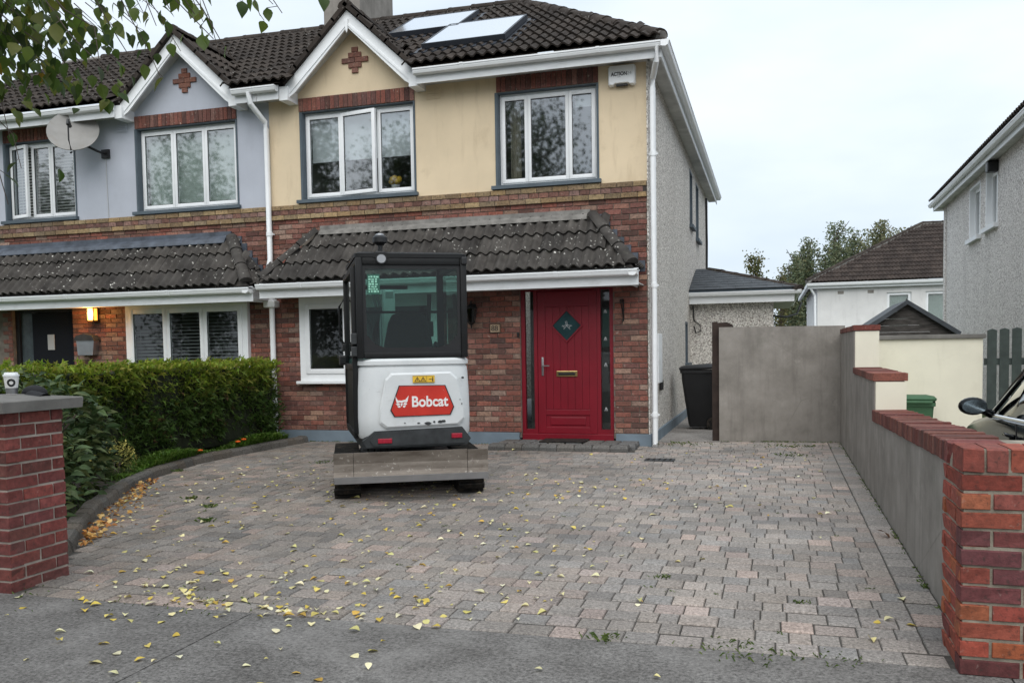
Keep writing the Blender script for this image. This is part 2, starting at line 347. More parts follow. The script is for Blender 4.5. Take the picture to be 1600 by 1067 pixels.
    def mesh(s, name, mat, smooth=False, fixn=True):
        me = bpy.data.meshes.new(name); me.from_pydata(s.v, [], s.f)
        if s.c:
            at = me.attributes.new('Col', 'FLOAT_COLOR', 'FACE')
            at.data.foreach_set('color', [x for c in s.c for x in (c[0], c[1], c[2], 1.0)])
        if fixn:
            bm = bmesh.new(); bm.from_mesh(me); bmesh.ops.recalc_face_normals(bm, faces=bm.faces); bm.to_mesh(me); bm.free()
        if smooth:
            me.polygons.foreach_set('use_smooth', [True]*len(me.polygons))
            if smooth != 'all': me.set_sharp_from_angle(angle=R(smooth if smooth is not True else 40))
        me.materials.append(M[mat] if isinstance(mat, str) else mat); me.update(); return me
    def build(s, name, mat, parent=None, local=False, smooth=False, fixn=True, M4=None):
        return put(name, s.mesh(name, mat, smooth, fixn), parent, local, M4)
def put(name, data, parent=None, local=False, M4=None):
    o = bpy.data.objects.new(name, data); COL.objects.link(o)
    if M4 is not None: o.matrix_basis = M4
    if parent is not None:
        o.parent = parent
        if not local: o.matrix_parent_inverse = W(parent).inverted()
    base = o.matrix_basis.copy()
    WORLD[o.name] = (W(parent) @ base) if (parent is not None and local) else base
    o.color = (0, 0, 0, 1)
    return o
def tag(o, label=None, cat=None, group=None, kind=None):
    for k, v in (('label', label), ('category', cat), ('group', group), ('kind', kind)):
        if v: o[k] = v
    return o
def thing(name, loc, label, cat, group=None, rot=0):
    o = put(name, None, None, False, Matrix.Translation(loc) @ Matrix.Rotation(rot, 4, 'Z'))
    o.empty_display_size = .2
    return tag(o, label, cat, group)
def pieces(name, parent, mesh, items, limit=300, rest=None, key=None, local=False, attrs=None):
    """items: (Matrix, colour). The nearest 'limit' become objects that share one mesh, the rest one joined part."""
    kf = key or (lambda it: (it[0].translation-Vector((0, 0, CAMZ))).length)
    items = sorted(items, key=kf); res = []
    meshes = mesh if isinstance(mesh, list) else [mesh]; mesh = meshes[0]
    for m4, c in items[:limit]:
        o = put(name, random.choice(meshes), parent, local, m4); o.color = (c[0], c[1], c[2], 1)
        if attrs: tag(o, *attrs)
        res.append(o)
    if len(items) > limit:
        b = MB(); V = [v.co.copy() for v in mesh.vertices]; F = [tuple(p.vertices) for p in mesh.polygons]
        for m4, c in items[limit:]:
            b.cur = c; b.add(V, F, m4)
        o = b.build(rest or name+'_mass', mesh.materials[0], parent, local, fixn=False); o['kind'] = 'stuff'; res.append(o)
    return res
def TRS(loc, rot=(0, 0, 0), sc=(1, 1, 1)):
    return Matrix.Translation(loc) @ Matrix.Rotation(rot[2], 4, 'Z') @ Matrix.Rotation(rot[1], 4, 'Y') @ Matrix.Rotation(rot[0], 4, 'X') @ Matrix.Diagonal((sc[0], sc[1], sc[2], 1))
def jit(c, a): 
    k = 1+random.uniform(-a, a); d = random.uniform(-a, a)*.30; return (max(0, c[0]*k*(1+d)), max(0, c[1]*k), max(0, c[2]*k*(1-d)))
# unit brick: x 0..1, z 0..1, front at y=0 (towards -y), back y=1, chamfered front
def unit_brick(mat, name='brick', ix=.018, iz=.055, iy=.12, wear=0.0):
    def q(p): return (p[0]+random.uniform(-1, 1)*wear*.35, p[1]+abs(random.gauss(0, wear))*1.2, p[2]+random.uniform(-1, 1)*wear)
    b = MB(); b.add([q(p) if i < 4 else p for i, p in enumerate(((ix,0,iz),(1-ix,0,iz),(1-ix,0,1-iz),(ix,0,1-iz),(0,iy,0),(1,iy,0),(1,iy,1),(0,iy,1),(0,1,0),(1,1,0),(1,1,1),(0,1,1)))],
        ((0,1,2,3),(4,5,1,0),(5,6,2,1),(6,7,3,2),(7,4,0,3),(8,9,5,4),(9,10,6,5),(10,11,7,6),(11,8,4,7)))
    return b.mesh(name, mat)
UB = {k: [unit_brick(k, wear=.035) for _ in range(6)] for k in ('brick', 'brick_clean')}
# unit block seen from above: chamfer on all top edges
def unit_block(mat, name, ix=.05, iy=.05, iz=.12, round_=True):
    b = MB(); b.add(((0,0,0),(1,0,0),(1,1,0),(0,1,0),(0,0,1-iz),(1,0,1-iz),(1,1,1-iz),(0,1,1-iz),(ix,iy,1),(1-ix,iy,1),(1-ix,1-iy,1),(ix,1-iy,1)),
        ((0,1,5,4),(1,2,6,5),(2,3,7,6),(3,0,4,7),(4,5,9,8),(5,6,10,9),(6,7,11,10),(7,4,8,11),(8,9,10,11)))
    return b.mesh(name, mat)
def split(a0, a1, holes):
    """the interval a0..a1 minus the holes"""
    segs = [(a0, a1)]
    for h0, h1 in holes:
        nxt = []
        for s0, s1 in segs:
            if h1 <= s0 or h0 >= s1: nxt.append((s0, s1)); continue
            if h0 > s0: nxt.append((s0, h0))
            if h1 < s1: nxt.append((h1, s1))
        segs = nxt
    return segs
def wall_xz(b, x0, x1, z0, z1, y0, y1, holes=()):
    """wall slab with rectangular openings (x0,x1,z0,z1) and their reveals"""
    xs = sorted({x0, x1, *[h[0] for h in holes], *[h[1] for h in holes]}); zs = sorted({z0, z1, *[h[2] for h in holes], *[h[3] for h in holes]})
    xs = [x for x in xs if x0 <= x <= x1]; zs = [z for z in zs if z0 <= z <= z1]
    def solid(i, j):
        if not (0 <= i < len(xs)-1 and 0 <= j < len(zs)-1): return False
        cx, cz = (xs[i]+xs[i+1])/2, (zs[j]+zs[j+1])/2
        return not any(h[0] < cx < h[1] and h[2] < cz < h[3] for h in holes)
    for i in range(len(xs)-1):
        for j in range(len(zs)-1):
            if not solid(i, j): continue
            a, c, e, g = xs[i], xs[i+1], zs[j], zs[j+1]
            b.quad((a,y0,e),(c,y0,e),(c,y0,g),(a,y0,g)); b.quad((a,y1,e),(a,y1,g),(c,y1,g),(c,y1,e))
            if not solid(i-1, j): b.quad((a,y0,e),(a,y0,g),(a,y1,g),(a,y1,e))
            if not solid(i+1, j): b.quad((c,y0,e),(c,y1,e),(c,y1,g),(c,y0,g))
            if not solid(i, j-1): b.quad((a,y0,e),(a,y1,e),(c,y1,e),(c,y0,e))
            if not solid(i, j+1): b.quad((a,y0,g),(c,y0,g),(c,y1,g),(a,y1,g))
    return b
RED_BRICKS = [(.22,.094,.074), (.185,.083,.067), (.235,.108,.086), (.15,.070,.058), (.27,.145,.115), (.12,.066,.057), (.205,.115,.092), (.30,.20,.155), (.245,.095,.073)]
def courses(x0, x1, z0, z1, holes, y, depth=.05, h=.075, lb=.225, joint=.010, pal=RED_BRICKS, off=0.0, var=.22):
    items = []; r = 0; z = z0
    while z+h*.6 <= z1:
        start = x0-(lb/2 if r % 2 else 0)-off
        hz = [(a, c) for a, c, e, g in holes if e < z+h*.5 < g]
        x = start
        while x < x1:
            for s0, s1 in split(max(x, x0), min(x+lb, x1), hz):
                ww = s1-s0-joint
                if ww > .025:
                    c = jit(random.choice(pal), var)
                    items.append((TRS((s0+joint/2, y-random.uniform(0, .003), z+joint/2), (0, 0, 0), (ww, depth, h-joint)), c))
            x += lb
        z += h; r += 1
    return items
def text_mesh(name, s, size, mat, parent, M4, depth=.001, local=False, offset=0.0, align='CENTER', shear=0):
    cu = bpy.data.curves.new(name, 'FONT'); cu.body = s; cu.size = size; cu.align_x = align; cu.align_y = 'CENTER'
    cu.extrude = depth; cu.offset = offset; cu.shear = shear
    o = bpy.data.objects.new(name, cu); COL.objects.link(o)
    dg = bpy.context.evaluated_depsgraph_get(); me = bpy.data.meshes.new_from_object(o.evaluated_get(dg))
    bpy.data.objects.remove(o); bpy.data.curves.remove(cu)
    me.materials.clear(); me.materials.append(M[mat])
    return put(name, me, parent, local, M4)
FRONT = Matrix.Rotation(math.pi/2, 4, 'X')      # text in the XZ plane, read from -Y
def sash(x0, x1, z0, z1, y, t=.055, d=.05):
    b = MB()
    for a in ((x0, x0+t, z0, z1), (x1-t, x1, z0, z1)): b.bbox(a[0], a[1], y, y+d, a[2], a[3], .006)
    for a in ((x0+t-.002, x1-t+.002, z0, z0+t), (x0+t-.002, x1-t+.002, z1-t, z1)): b.bbox(a[0], a[1], y+.001, y+d-.001, a[2], a[3], .006)
    return b
def rot_about(p, ang):
    return Matrix.Translation(p) @ Matrix.Rotation(ang, 4, 'Z') @ Matrix.Translation(-Vector(p))
def window(parent, x0, x1, z0, z1, y, lights, opened=None, mat='upvc', gl='glass', frame=.05, sill=None, room=1.6, t=.055, label=None):
    """lights: list of relative widths. opened: {index: (hinge side, degrees)}"""
    b = MB()
    for a in ((x0, x0+frame, z0, z1), (x1-frame, x1, z0, z1)): b.box(a[0], a[1], y, y+.07, a[2], a[3])
    b.box(x0+frame, x1-frame, y+.001, y+.069, z0, z0+frame); b.box(x0+frame, x1-frame, y+.001, y+.069, z1-frame, z1)
    tot = sum(lights); n = len(lights); iw = x1-x0-2*frame; x = x0+frame
    spans = []
    for i, wd in enumerate(lights):
        ww = iw*wd/tot; spans.append((x, x+ww)); x += ww
        if i < n-1: b.box(x-.018, x+.018, y+.002, y+.068, z0+frame, z1-frame)
    o = b.build('window', mat, parent)
    if label: o['label'] = label
    for i, (a, c) in enumerate(spans):
        xa, xc, za, zc = a-.012, c+.012, z0+frame-.012, z1-frame+.012
        if i == 0: xa = a-.02
        yy = y-.018
        M4 = None
        if opened and i in opened:
            side, deg = opened[i]; hx = xa if side == 'l' else xc
            M4 = rot_about((hx, yy, 0), R(-deg if side == 'l' else deg)); yy -= .012
        sash(xa+.004, xc-.004, za, zc, yy, t).build('sash', mat, o, M4=M4, smooth=30)
        MB().quad((xa+t-.004, yy+.024, za+t-.004), (xc-t+.004, yy+.024, za+t-.004), (xc-t+.004, yy+.024, zc-t+.004), (xa+t-.004, yy+.024, zc-t+.004)).build('pane', gl, o, M4=M4, fixn=False)
        g = MB()
        for q in ((xa+t-.002, xa+t+.008, za+t, zc-t), (xc-t-.008, xc-t+.002, za+t, zc-t), (xa+t+.008, xc-t-.008, za+t-.002, za+t+.008), (xa+t+.008, xc-t-.008, zc-t-.008, zc-t+.002)):
            g.box(q[0], q[1], yy+.010, yy+.022, q[2], q[3])
        g.build('glazing_gasket', 'black', o, M4=M4)
    if room:
        rm = MB(); a, c, e, g, p, q = x0+.005, x1-.005, y+.09, y+room, z0-.02, z1+.02
        for f in (((a,e,p),(c,e,p),(c,g,p),(a,g,p)), ((a,e,q),(a,g,q),(c,g,q),(c,e,q)), ((a,e,p),(a,g,p),(a,g,q),(a,e,q)), ((c,e,p),(c,e,q),(c,g,q),(c,g,p)), ((a,g,p),(c,g,p),(c,g,q),(a,g,q))): rm.quad(*f)
        rm.build('room_interior', 'room', o, fixn=False)
    if sill:
        MB().bbox(x0-sill[0], x1+sill[0], sill[1], y+.03, z0-sill[2], z0+.002, .008).build('sill', sill[3], o)
    return o, spans
def venetian(parent, x0, x1, z0, z1, y, mat, pitch=.045, tilt=40):
    b = MB(); z = z0
    while z < z1:
        b.box(x0, x1, -.024, .024, -.0015, .0015, TRS((0, y, z), (R(tilt), 0, 0))); z += pitch
    b.box(x0, x1, y-.02, y+.02, z1, z1+.03); b.cyl((x0+.1, y-.03, z0), (x0+.1, y-.03, z1), .003, n=5)
    return b.build('blind', mat, parent)
# ------------------------------------------------------------------ setting
def sheet(name, poly, z, mat, kind='structure'):
    b = MB(); b.add([(x, y, z) for x, y in poly], [tuple(range(len(poly)))]); return tag(b.build(name, mat, fixn=False), kind=kind)
sheet('ground', [(-300, -300), (300, -300), (300, 400), (-300, 400)], -.42, 'asphalt')
sheet('road', [(-60, -7.5), (60, -7.5), (60, .6), (-60, .6)], -.16, 'asphalt')
tag(MB().box(-60, 60, .6, .75, -.3, -.035).build('kerb_line', 'capstone'), kind='structure')
fp = MB()
for x0, x1 in ((-9.6, -6.102), (-6.094, -2.594), (-2.586, .92), (.928, 4.4), (4.41, 9)):
    fp.box(x0, x1, .75, 3.915, -.25, 0.0)
tag(fp.build('footpath', 'footpath'), kind='structure')
tag(MB().box(-9.6, 9, .75, 3.91, -.26, -.022).build('footpath_joint_filler', 'sand'), kind='structure')
nd = MB(); nd.add([(1.0, 3.9, -.15), (9, 3.9, -.15), (9, 9.6, -.15), (1.0, 9.6, -.15), (9, 11.2, -.36), (1.0, 11.2, -.36), (9, 14, -.36), (1.0, 14, -.36)], [(0, 1, 2, 3), (3, 2, 4, 5), (5, 4, 6, 7)]); tag(nd.build('neighbour_driveway', 'passage', fixn=False), kind='structure')
sheet('verge_behind_road', [(-80, -30), (80, -30), (80, -7.5), (-80, -7.5)], -.10, 'moss')
sheet('side_passage', [(-1.58, 12.62), (-.60, 12.62), (-.60, 30), (-1.58, 30)], .006, 'passage')
sheet('back_garden', [(-.60, 13.05), (12, 13.05), (12, 38), (-.60, 38)], -.05, 'moss')

# kerb line round the planting bed (centre line, from the house to the left pillar)
KERB = [(-6.86, 11.95), (-6.88, 11.0), (-6.92, 10.0), (-6.86, 9.1), (-6.62, 8.15), (-6.32, 7.45), (-5.98, 6.8), (-5.60, 6.15), (-5.15, 5.50), (-4.72, 4.92), (-4.42, 4.42)]
def along(path, step):
    out_ = []; d = 0
    for (a, b) in zip(path, path[1:]):
        a, b = Vector(a), Vector(b); l = (b-a).length; t = (step-d) % step if out_ else 0
        while t <= l:
            out_.append((a+(b-a)*(t/l), (b-a).normalized())); t += step
        d = (l-(t-step)) if out_ else d+l
    return out_
def kerb_x(y):
    for (a, b) in zip(KERB, KERB[1:]):
        if b[1] <= y <= a[1]: return a[0]+(b[0]-a[0])*((a[1]-y)/(a[1]-b[1]))
    return -4.35 if y < 5 else -6.86
def wall_x(y): return .835+.0115*(y-4.8)

bed = MB(); bp = [(x, y) for x, y in KERB]+[(-5.2, 4.3), (-9.6, 4.0), (-9.6, 12.0)]
bed.add([(x, y, .035) for x, y in bp], [tuple(range(len(bp)))]); tag(bed.build('planting_bed', 'soil', fixn=False), kind='structure')
sheet('neighbour_lawn', [(-20, 3.9), (-8.3, 3.9), (-8.3, 12), (-20, 12)], .045, 'moss')

# driveway: bed of sand with single pavers on it
drv = sheet('driveway', [(-7.1, 3.915), (1.15, 3.915), (1.15, 13.0), (-1.7, 13.0), (-1.7, 12.1), (-7.1, 12.1)], -.006, 'sand')
PAV = [(.242,.220,.200), (.262,.238,.217), (.218,.202,.187), (.282,.248,.223), (.302,.248,.222), (.222,.209,.196), (.264,.226,.203), (.188,.175,.164), (.335,.275,.245)]
PAVW = [6, 5, 4, 3, 1.6, 3, 3, 1.5, .8]
PAV = [tuple(v*1.12 for v in c_) for c_ in PAV]
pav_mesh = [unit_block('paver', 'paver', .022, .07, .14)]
items = []
def pav(x0, x1, y0, y1, rz=0):
    if x1-x0 < .045 or y1-y0 < .04: return
    g = .0026; gy = .0062; z = random.uniform(-.003, .003)
    items.append((TRS((x0+g, y0+gy, -.05+z), (random.uniform(-.012, .012), random.uniform(-.012, .012), random.uniform(-.008, .008)), (x1-x0-2*g, y1-y0-2*gy, .052)), jit(random.choices(PAV, PAVW)[0], .09)))
# front border course, bordering the footpath
x = -4.12
while x < .70:
    l = random.choice((.16, .185, .20)); pav(x, min(x+l, .72), 3.925, 4.085); x += l
# border along the right wall
y = 4.09
while y < 12.9:
    l = random.choice((.16, .20, .24)); l = min(l, 12.93-y)
    if l < .06: break
    pav(wall_x(y)-.165, wall_x(y)-.005, y, y+l); y += l
y = 4.09; row = 0
while y < 12.92:
    d = random.choice((.158, .162, .166))
    xl = kerb_x(y+d/2)+.10 if y < 11.98 else (-1.56 if y < 12.6 else -.56)
    xr = wall_x(y+d/2)-.17
    x = xl-random.uniform(0, .1)
    while x < xr-.02:
        l = random.choice((.10, .125, .15, .15, .168, .19))
        if xr-(x+l) < .07: l = xr-x
        a, c = max(x, xl), min(x+l, xr)
        if not (11.28 < y+d/2 < 12.1 and -3.72 < (a+c)/2 < -1.72): pav(a, c, y, min(y+d, 12.94))
        x += l
    y += d; row += 1
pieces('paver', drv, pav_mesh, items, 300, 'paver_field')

# kerb blocks (leaning upright blocks)
kb = MB()
kb.add(((-.108,-.07,-.08),(.108,-.07,-.08),(.108,.075,-.08),(-.108,.075,-.08),(-.108,-.035,.075),(.108,-.035,.075),(.104,-.015,.10),(-.104,-.015,.10),(-.104,.075,.105),(.104,.075,.105)),
       ((0,1,5,4),(4,5,6,7),(7,6,9,8),(3,2,9,8)[::-1],(1,2,9,6,5),(0,4,7,8,3)))
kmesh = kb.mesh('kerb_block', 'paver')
kerb = thing('bed_kerb', (-6.8, 9, 0), 'curved grey block kerb between planting bed and paving', 'kerb')
its = []
for p, d in along(KERB, .222):
    ang = math.atan2(d.y, d.x)+math.pi     # block x axis along the path, +y away from the driveway
    its.append((TRS((p.x, p.y, -.018+random.uniform(-.006, .006)), (random.uniform(-.03, .03), random.uniform(-.02, .02), ang+random.uniform(-.02, .02)), (1, 1, 1)), jit((.165, .152, .136), .18)))
pieces('kerb_block', kerb, kmesh, its, 300)

# ------------------------------------------------------------------ roof tile (double roll), origin bottom-left, x along eave, y up the slope
def tile_mesh(name, mat, wdt=.30, ln=.36, rolls=2, hh=.042, seg=8):
    b = MB(); n = rolls*seg; prof = []
    for i in range(n+1):
        t = (i % seg)/seg if i < n else 0
        prof.append((wdt*i/n, hh*(.5-.5*math.cos(2*math.pi*t))))
    low, top = .040, .004
    vs = []; fs = []
    for x, z in prof: vs += [(x, 0, z+low), (x, ln, z+top)]
    for i in range(n): fs.append((2*i, 2*i+2, 2*i+3, 2*i+1))
    k = len(vs)
    for x, z in prof: vs += [(x, 0, z+low), (x, .004, z+low-.026)]
    for i in range(n): fs.append((k+2*i, k+2*i+1, k+2*i+3, k+2*i+2))
    b.add(vs, fs); me = b.mesh(name, mat, smooth=50, fixn=False); return me
TM = tile_mesh('tile', 'tile'); TMC = tile_mesh('tile', 'tile_canopy', .30, .37, 2, .052)
def frame(o, ux, uy):
    ux, uy = Vector(ux).normalized(), Vector(uy).normalized(); n = ux.cross(uy); m = Matrix.Identity(4)
    for i, v in enumerate((ux, uy, n)):
        for j in range(3): m[j][i] = v[j]
    m.translation = Vector(o); return m
def cap_mesh(name, mat, l=.42, r=.11):
    b = MB(); n = 8; rings = []
    for t, rr in ((0, r*1.05), (.05, r*1.05), (.051, r), (l, r*.93)):
        rings.append([(t, rr*math.cos(math.pi*i/n), rr*.85*math.sin(math.pi*i/n)) for i in range(n+1)])
    b.loft(rings, close=False, caps=True); return b.mesh(name, mat, smooth=45)
CAP = cap_mesh('ridge_tile', 'tile'); CAPC = cap_mesh('ridge_tile', 'tile_canopy', .36, .095)
def caps_between(name, parent, mesh, a, b, step, lift=.02):
    a, b = Vector(a), Vector(b); d = (b-a); n = max(1, round(d.length/step)); u = d.normalized()
    side = Vector((0, 0, 1)).cross(u).normalized(); up = u.cross(side)
    for i in range(n):
        m = Matrix.Identity(4)
        for k, v in enumerate((u, side, up)):
            for j in range(3): m[j][k] = v[j]
        m.translation = a+d*(i/n)+up*(lift+random.uniform(-.006, .006)); put(name, mesh, parent, False, m)

# ------------------------------------------------------------------ main roof data shared by both houses
EY, EZ, PITCH = 11.585, 5.335, R(30)
RY = 15.3; RZ = EZ+(RY-EY)*math.tan(PITCH)
HIPX, CORX = -4.27, -1.30
MIR = -14.72                                   # mirror: x -> MIR - x
def hip_x(y): return CORX+(HIPX-CORX)*(y-EY)/(RY-EY)
GAB_A, GAB_B = -5.885, -8.835                  # gable centres
GAP, GFZ, GHW = 6.33, 5.36, 1.04               # gable ridge height, foot height, half width
def gable_z(x, c): return GAP-(abs(x-c))*(GAP-GFZ)/GHW
def main_z(y): return EZ+(y-EY)*math.tan(PITCH)

def roof(house, xa, xb, gab, hip_right):
    b = MB(); o_ = -.012
    bx = HIPX if hip_right else xb
    e0, e1 = (xa, EY, EZ+o_), ((CORX if hip_right else xb), EY, EZ+o_)
    yb = EY+(GAP-EZ)/math.tan(PITCH); gy = EY+(GFZ-EZ)/math.tan(PITCH)
    b.add([e0, (gab-GHW, EY, EZ+o_), (gab-GHW, gy, GFZ+o_), (gab, yb, GAP+o_), (gab, RY, RZ+o_), (xa, RY, RZ+o_)], [(0, 1, 2, 3, 4, 5)])
    b.add([(gab, yb, GAP+o_), (gab+GHW, gy, GFZ+o_), (gab+GHW, EY, EZ+o_), e1, (bx, RY, RZ+o_), (gab, RY, RZ+o_)], [(0, 1, 2, 3, 4, 5)])
    if hip_right:
        b.add([(CORX, EY, EZ+o_), (CORX, 24.0, EZ+o_), (HIPX, 20.6, RZ+o_), (HIPX, RY, RZ+o_)], [(0, 1, 2, 3)])
        b.add([(CORX, 24.0, EZ+o_), (xa, 24.0, EZ+o_), (HIPX, 20.6, RZ+o_)], [(0, 1, 2)])
    b.add([(xa, RY, RZ+o_), (bx, RY, RZ+o_), (bx, 20.6, RZ-2.0), (xa, 20.6, RZ-2.0)], [(0, 1, 2, 3)])
    # gable roof planes
    for s in (-1, 1):
        yb = EY+(GAP-EZ)/math.tan(PITCH)
        b.add([(gab, 11.72, GAP-.02), (gab, yb, GAP-.02), (gab+s*GHW, EY+.08, GFZ-.02), (gab+s*GHW, 11.72, GFZ-.02)], [(0, 1, 2, 3)])
    r_ = b.build('roof', 'tile', house, fixn=False)
    its = []; g = .315; cs, sn = math.cos(PITCH), math.sin(PITCH)
    for r in range(14):
        y0 = EY+r*g*cs-.03; z0 = EZ+r*g*sn
        x = xa+.002
        while x < xb:
            ym = y0+.16*cs; cx = x+.15; ok = True
            if hip_right and cx > hip_x(ym)+.03: ok = False
            if abs(cx-gab) < GHW+.02 and gable_z(cx, gab) > main_z(ym)-.02: ok = False
            if z0 > RZ-.1: ok = False
            if ok: its.append((frame((x, y0, z0), (1, 0, 0), (0, cs, sn)), (0, 0, 0)))
            x += .30
    pieces('tile', r_, TM, its, 300, 'tile_field')
    # gable slopes
    its = []
    for s in (-1, 1):
        sl = math.hypot(GHW, GAP-GFZ); ux = (0, -1, 0) if s < 0 else (0, 1, 0); uy = (-s*GHW, 0, GAP-GFZ)
        for r in range(4):
            f0 = r*.315/sl
            for k in range(7):
                xx = gab+s*GHW*(1-f0); zz = GFZ+(GAP-GFZ)*f0; yy = 11.72+k*.30+(.30 if s < 0 else 0)
                ym = 11.72+k*.30+.15; zm = zz+.16*(GAP-GFZ)/sl
                if main_z(ym) > zm+.02: continue
                its.append((frame((xx, yy, zz), ux, uy), (0, 0, 0)))
    pieces('tile', r_, TM, its, 60)
    caps_between('ridge_tile', r_, CAP, (gab, 11.70, GAP), (gab, EY+(GAP-EZ)/math.tan(PITCH), GAP), .40, .0)
    if hip_right:
        caps_between('ridge_tile', r_, CAP, (CORX-.07, EY+.08, EZ+.05), (HIPX, RY, RZ+.02), .40, .0)
        MB().tube([(CORX-.05, EY+.06, EZ+.02), (HIPX, RY, RZ)], .085, 8).build('hip_bedding', 'cementflash', r_)
        caps_between('ridge_tile', r_, CAP, (xa, RY, RZ), (HIPX, RY, RZ), .42, .0)
        MB().tube([(xa, RY, RZ-.02), (HIPX, RY, RZ-.02)], .09, 8).build('ridge_bedding', 'cementflash', r_)
    else:
        caps_between('ridge_tile', r_, CAP, (max(xa, -13.2), RY, RZ), (xb, RY, RZ), .42, .0)
        MB().tube([(xa, RY, RZ-.02), (xb, RY, RZ-.02)], .09, 8).build('ridge_bedding', 'cementflash', r_)
    # verge tiles over the barge boards
    for s in (-1, 1):
        a = Vector((gab+s*(GHW+.02), 11.735, GFZ+.005)); e = Vector((gab, 11.735, GAP+.03)); d = e-a; n = 5
        for i in range(n):
            q = a+d*(i/n); ang = math.atan2(d.z, d.x)
            MB().box(0, d.length/n+.03, -.045, .06, -.035, .022+random.uniform(0, .010), TRS(q, (0, -ang, 0))).build('verge_tile', 'tile', r_)
    return r_

def barge(house, c):
    for s in (-1, 1):
        poly = [(c, GAP-.03), (c+s*GHW, GFZ-.03), (c+s*GHW, GFZ-.25), (c+s*(GHW-.16), GFZ-.15), (c, GAP-.27)]
        b = MB(); b.prism(poly, 'y', 11.755, 11.785)
        b.prism([(c, GAP-.20), (c+s*GHW*.93, GFZ-.12), (c+s*GHW*.93, GFZ-.16), (c, GAP-.24)], 'y', 11.743, 11.7549)
        o = b.build('barge_board', 'upvc', house)
        sf = MB(); sf.quad((c, 11.786, GAP-.21), (c+s*GHW, 11.786, GFZ-.16), (c+s*GHW, 12.0, GFZ-.16), (c, 12.0, GAP-.21))
        sf.build('soffit_board', 'soffit', o, fixn=False)
        MB().box(c+s*GHW-.07, c+s*GHW+.07, 11.70, 12.0, GFZ-.26, GFZ-.06).build('box_end', 'upvc', o)
    MB().prism([(c-.025, GAP-.16), (c+.025, GAP-.16), (c+.018, GAP-.30), (c, GAP-.36), (c-.018, GAP-.30)], 'y', 11.73, 11.754).build('finial', 'upvc', house)
def gable_wall(house, c, mat):
    MB().prism([(c-.99, 5.17), (c+.99, 5.17), (c+.99, 5.24), (c, GAP-.19), (c-.99, 5.24)], 'y', 11.996, 12.18).build('gable_wall', mat, house)
    its = []; zc = 5.66
    for k, (wd, nb) in enumerate(((.105, 1), (.215, 1), (.43, 2), (.215, 1), (.105, 1))):
        z = zc-.1875+k*.075; x = c-wd/2
        for j in range(nb):
            its.append((TRS((x+.004, 11.968, z+.003), (0, 0, 0), (wd/nb-.008, .03, .069)), jit(random.choice(((.22, .10, .075), (.26, .13, .10), (.17, .09, .075))), .2))); x += wd/nb
    for o in pieces('brick', house, UB['brick'], its, 20): pass
GUT = [(.11, -.075), (.05, -.085), (.018, -.068), (.006, -.04), (.004, -.022), (-.006, -.02), (-.006, 0), (.11, 0)]
def gutter_x(name, house, x0, x1, y, z, fz, sz, ywall=12.0, mat='upvc_dirty'):
    """gutter along X at front y, top z; fascia bottom fz; soffit height sz"""
    g = MB().prism([(y+a, z+c) for a, c in GUT], 'x', x0, x1)
    xx = x0+.7
    while xx < x1-.1:
        g.prism([(y-.010+a*.96, z+.003+c*1.05) for a, c in GUT], 'x', xx, xx+.05); xx += 1.9
    o = g.build(name, 'upvc', house)
    MB().box(x0+.003, x1-.003, y+.112, y+.13, fz, z+.02).build('fascia', mat, o)
    s = MB(); n = max(1, int((x1-x0)/1.2))
    for i in range(n):
        a, c = x0+.005+(x1-x0-.01)*i/n, x0+.005+(x1-x0-.01)*(i+1)/n
        s.box(a, c-.006, y+.132, ywall-.004, sz, sz+.012)
    s.build('soffit_board', 'soffit', o); return o

def soldier(house, x0, x1, z0, z1, y=11.972):
    o = MB().box(x0+.003, x1-.003, y+.010, 11.9945, z0+.002, z1-.002).build('lintel', 'mortar', house)
    n = round((x1-x0)/.0745); p = (x1-x0)/n; its = []
    for i in range(n):
        its.append((TRS((x0+i*p+.004, y-random.uniform(0, .004), z0), (0, 0, 0), (p-.009, .022, z1-z0)), jit(random.choice(((.19, .075, .06), (.22, .095, .075), (.15, .065, .055), (.25, .13, .105), (.12, .06, .052))), .18)))
    pieces('brick', o, UB['brick'], its, 60)
def band(house, x0, x1):
    z = 3.385; o = MB().box(x0, x1, 11.968, 11.996, z+.004, 3.600).build('brick_band', 'mortar', house); MB().box(x0, x1, 11.9665, 11.9675, z+.078, z+.145).build('recessed_joint', simple('dark_recess_mortar', (.05, .04, .035), .95, var=.3), o)
    YEL = [(.30, .225, .125), (.26, .19, .11), (.34, .26, .15), (.22, .165, .105)]
    its = courses(x0, x1, z, z+.075, (), 11.953, .03, .075, .225, .009, YEL, 0, .18)+courses(x0, x1, z+.147, z+.222, (), 11.953, .03, .075, .225, .009, YEL, .06, .18)
    pieces('brick', o, UB['brick'], its, 120)
    d = MB(); d.add(((0, 0, 0), (1, 0, 0), (.5, -1, 0), (0, 0, 1), (1, 0, 1), (.5, -1, 1)), ((0, 2, 1), (3, 4, 5), (0, 3, 5, 2), (2, 5, 4, 1)))
    dm = d.mesh('dentil_brick', 'brick'); its = []; x = x0+.01
    while x < x1-.14:
        its.append((TRS((x, 11.966, z+.079), (0, 0, 0), (.138, .020, .064)), jit(random.choice(((.20, .11, .09), (.16, .085, .07), (.25, .16, .14))), .2))); x += .146
    pieces('dentil_brick', o, dm, its, 60)
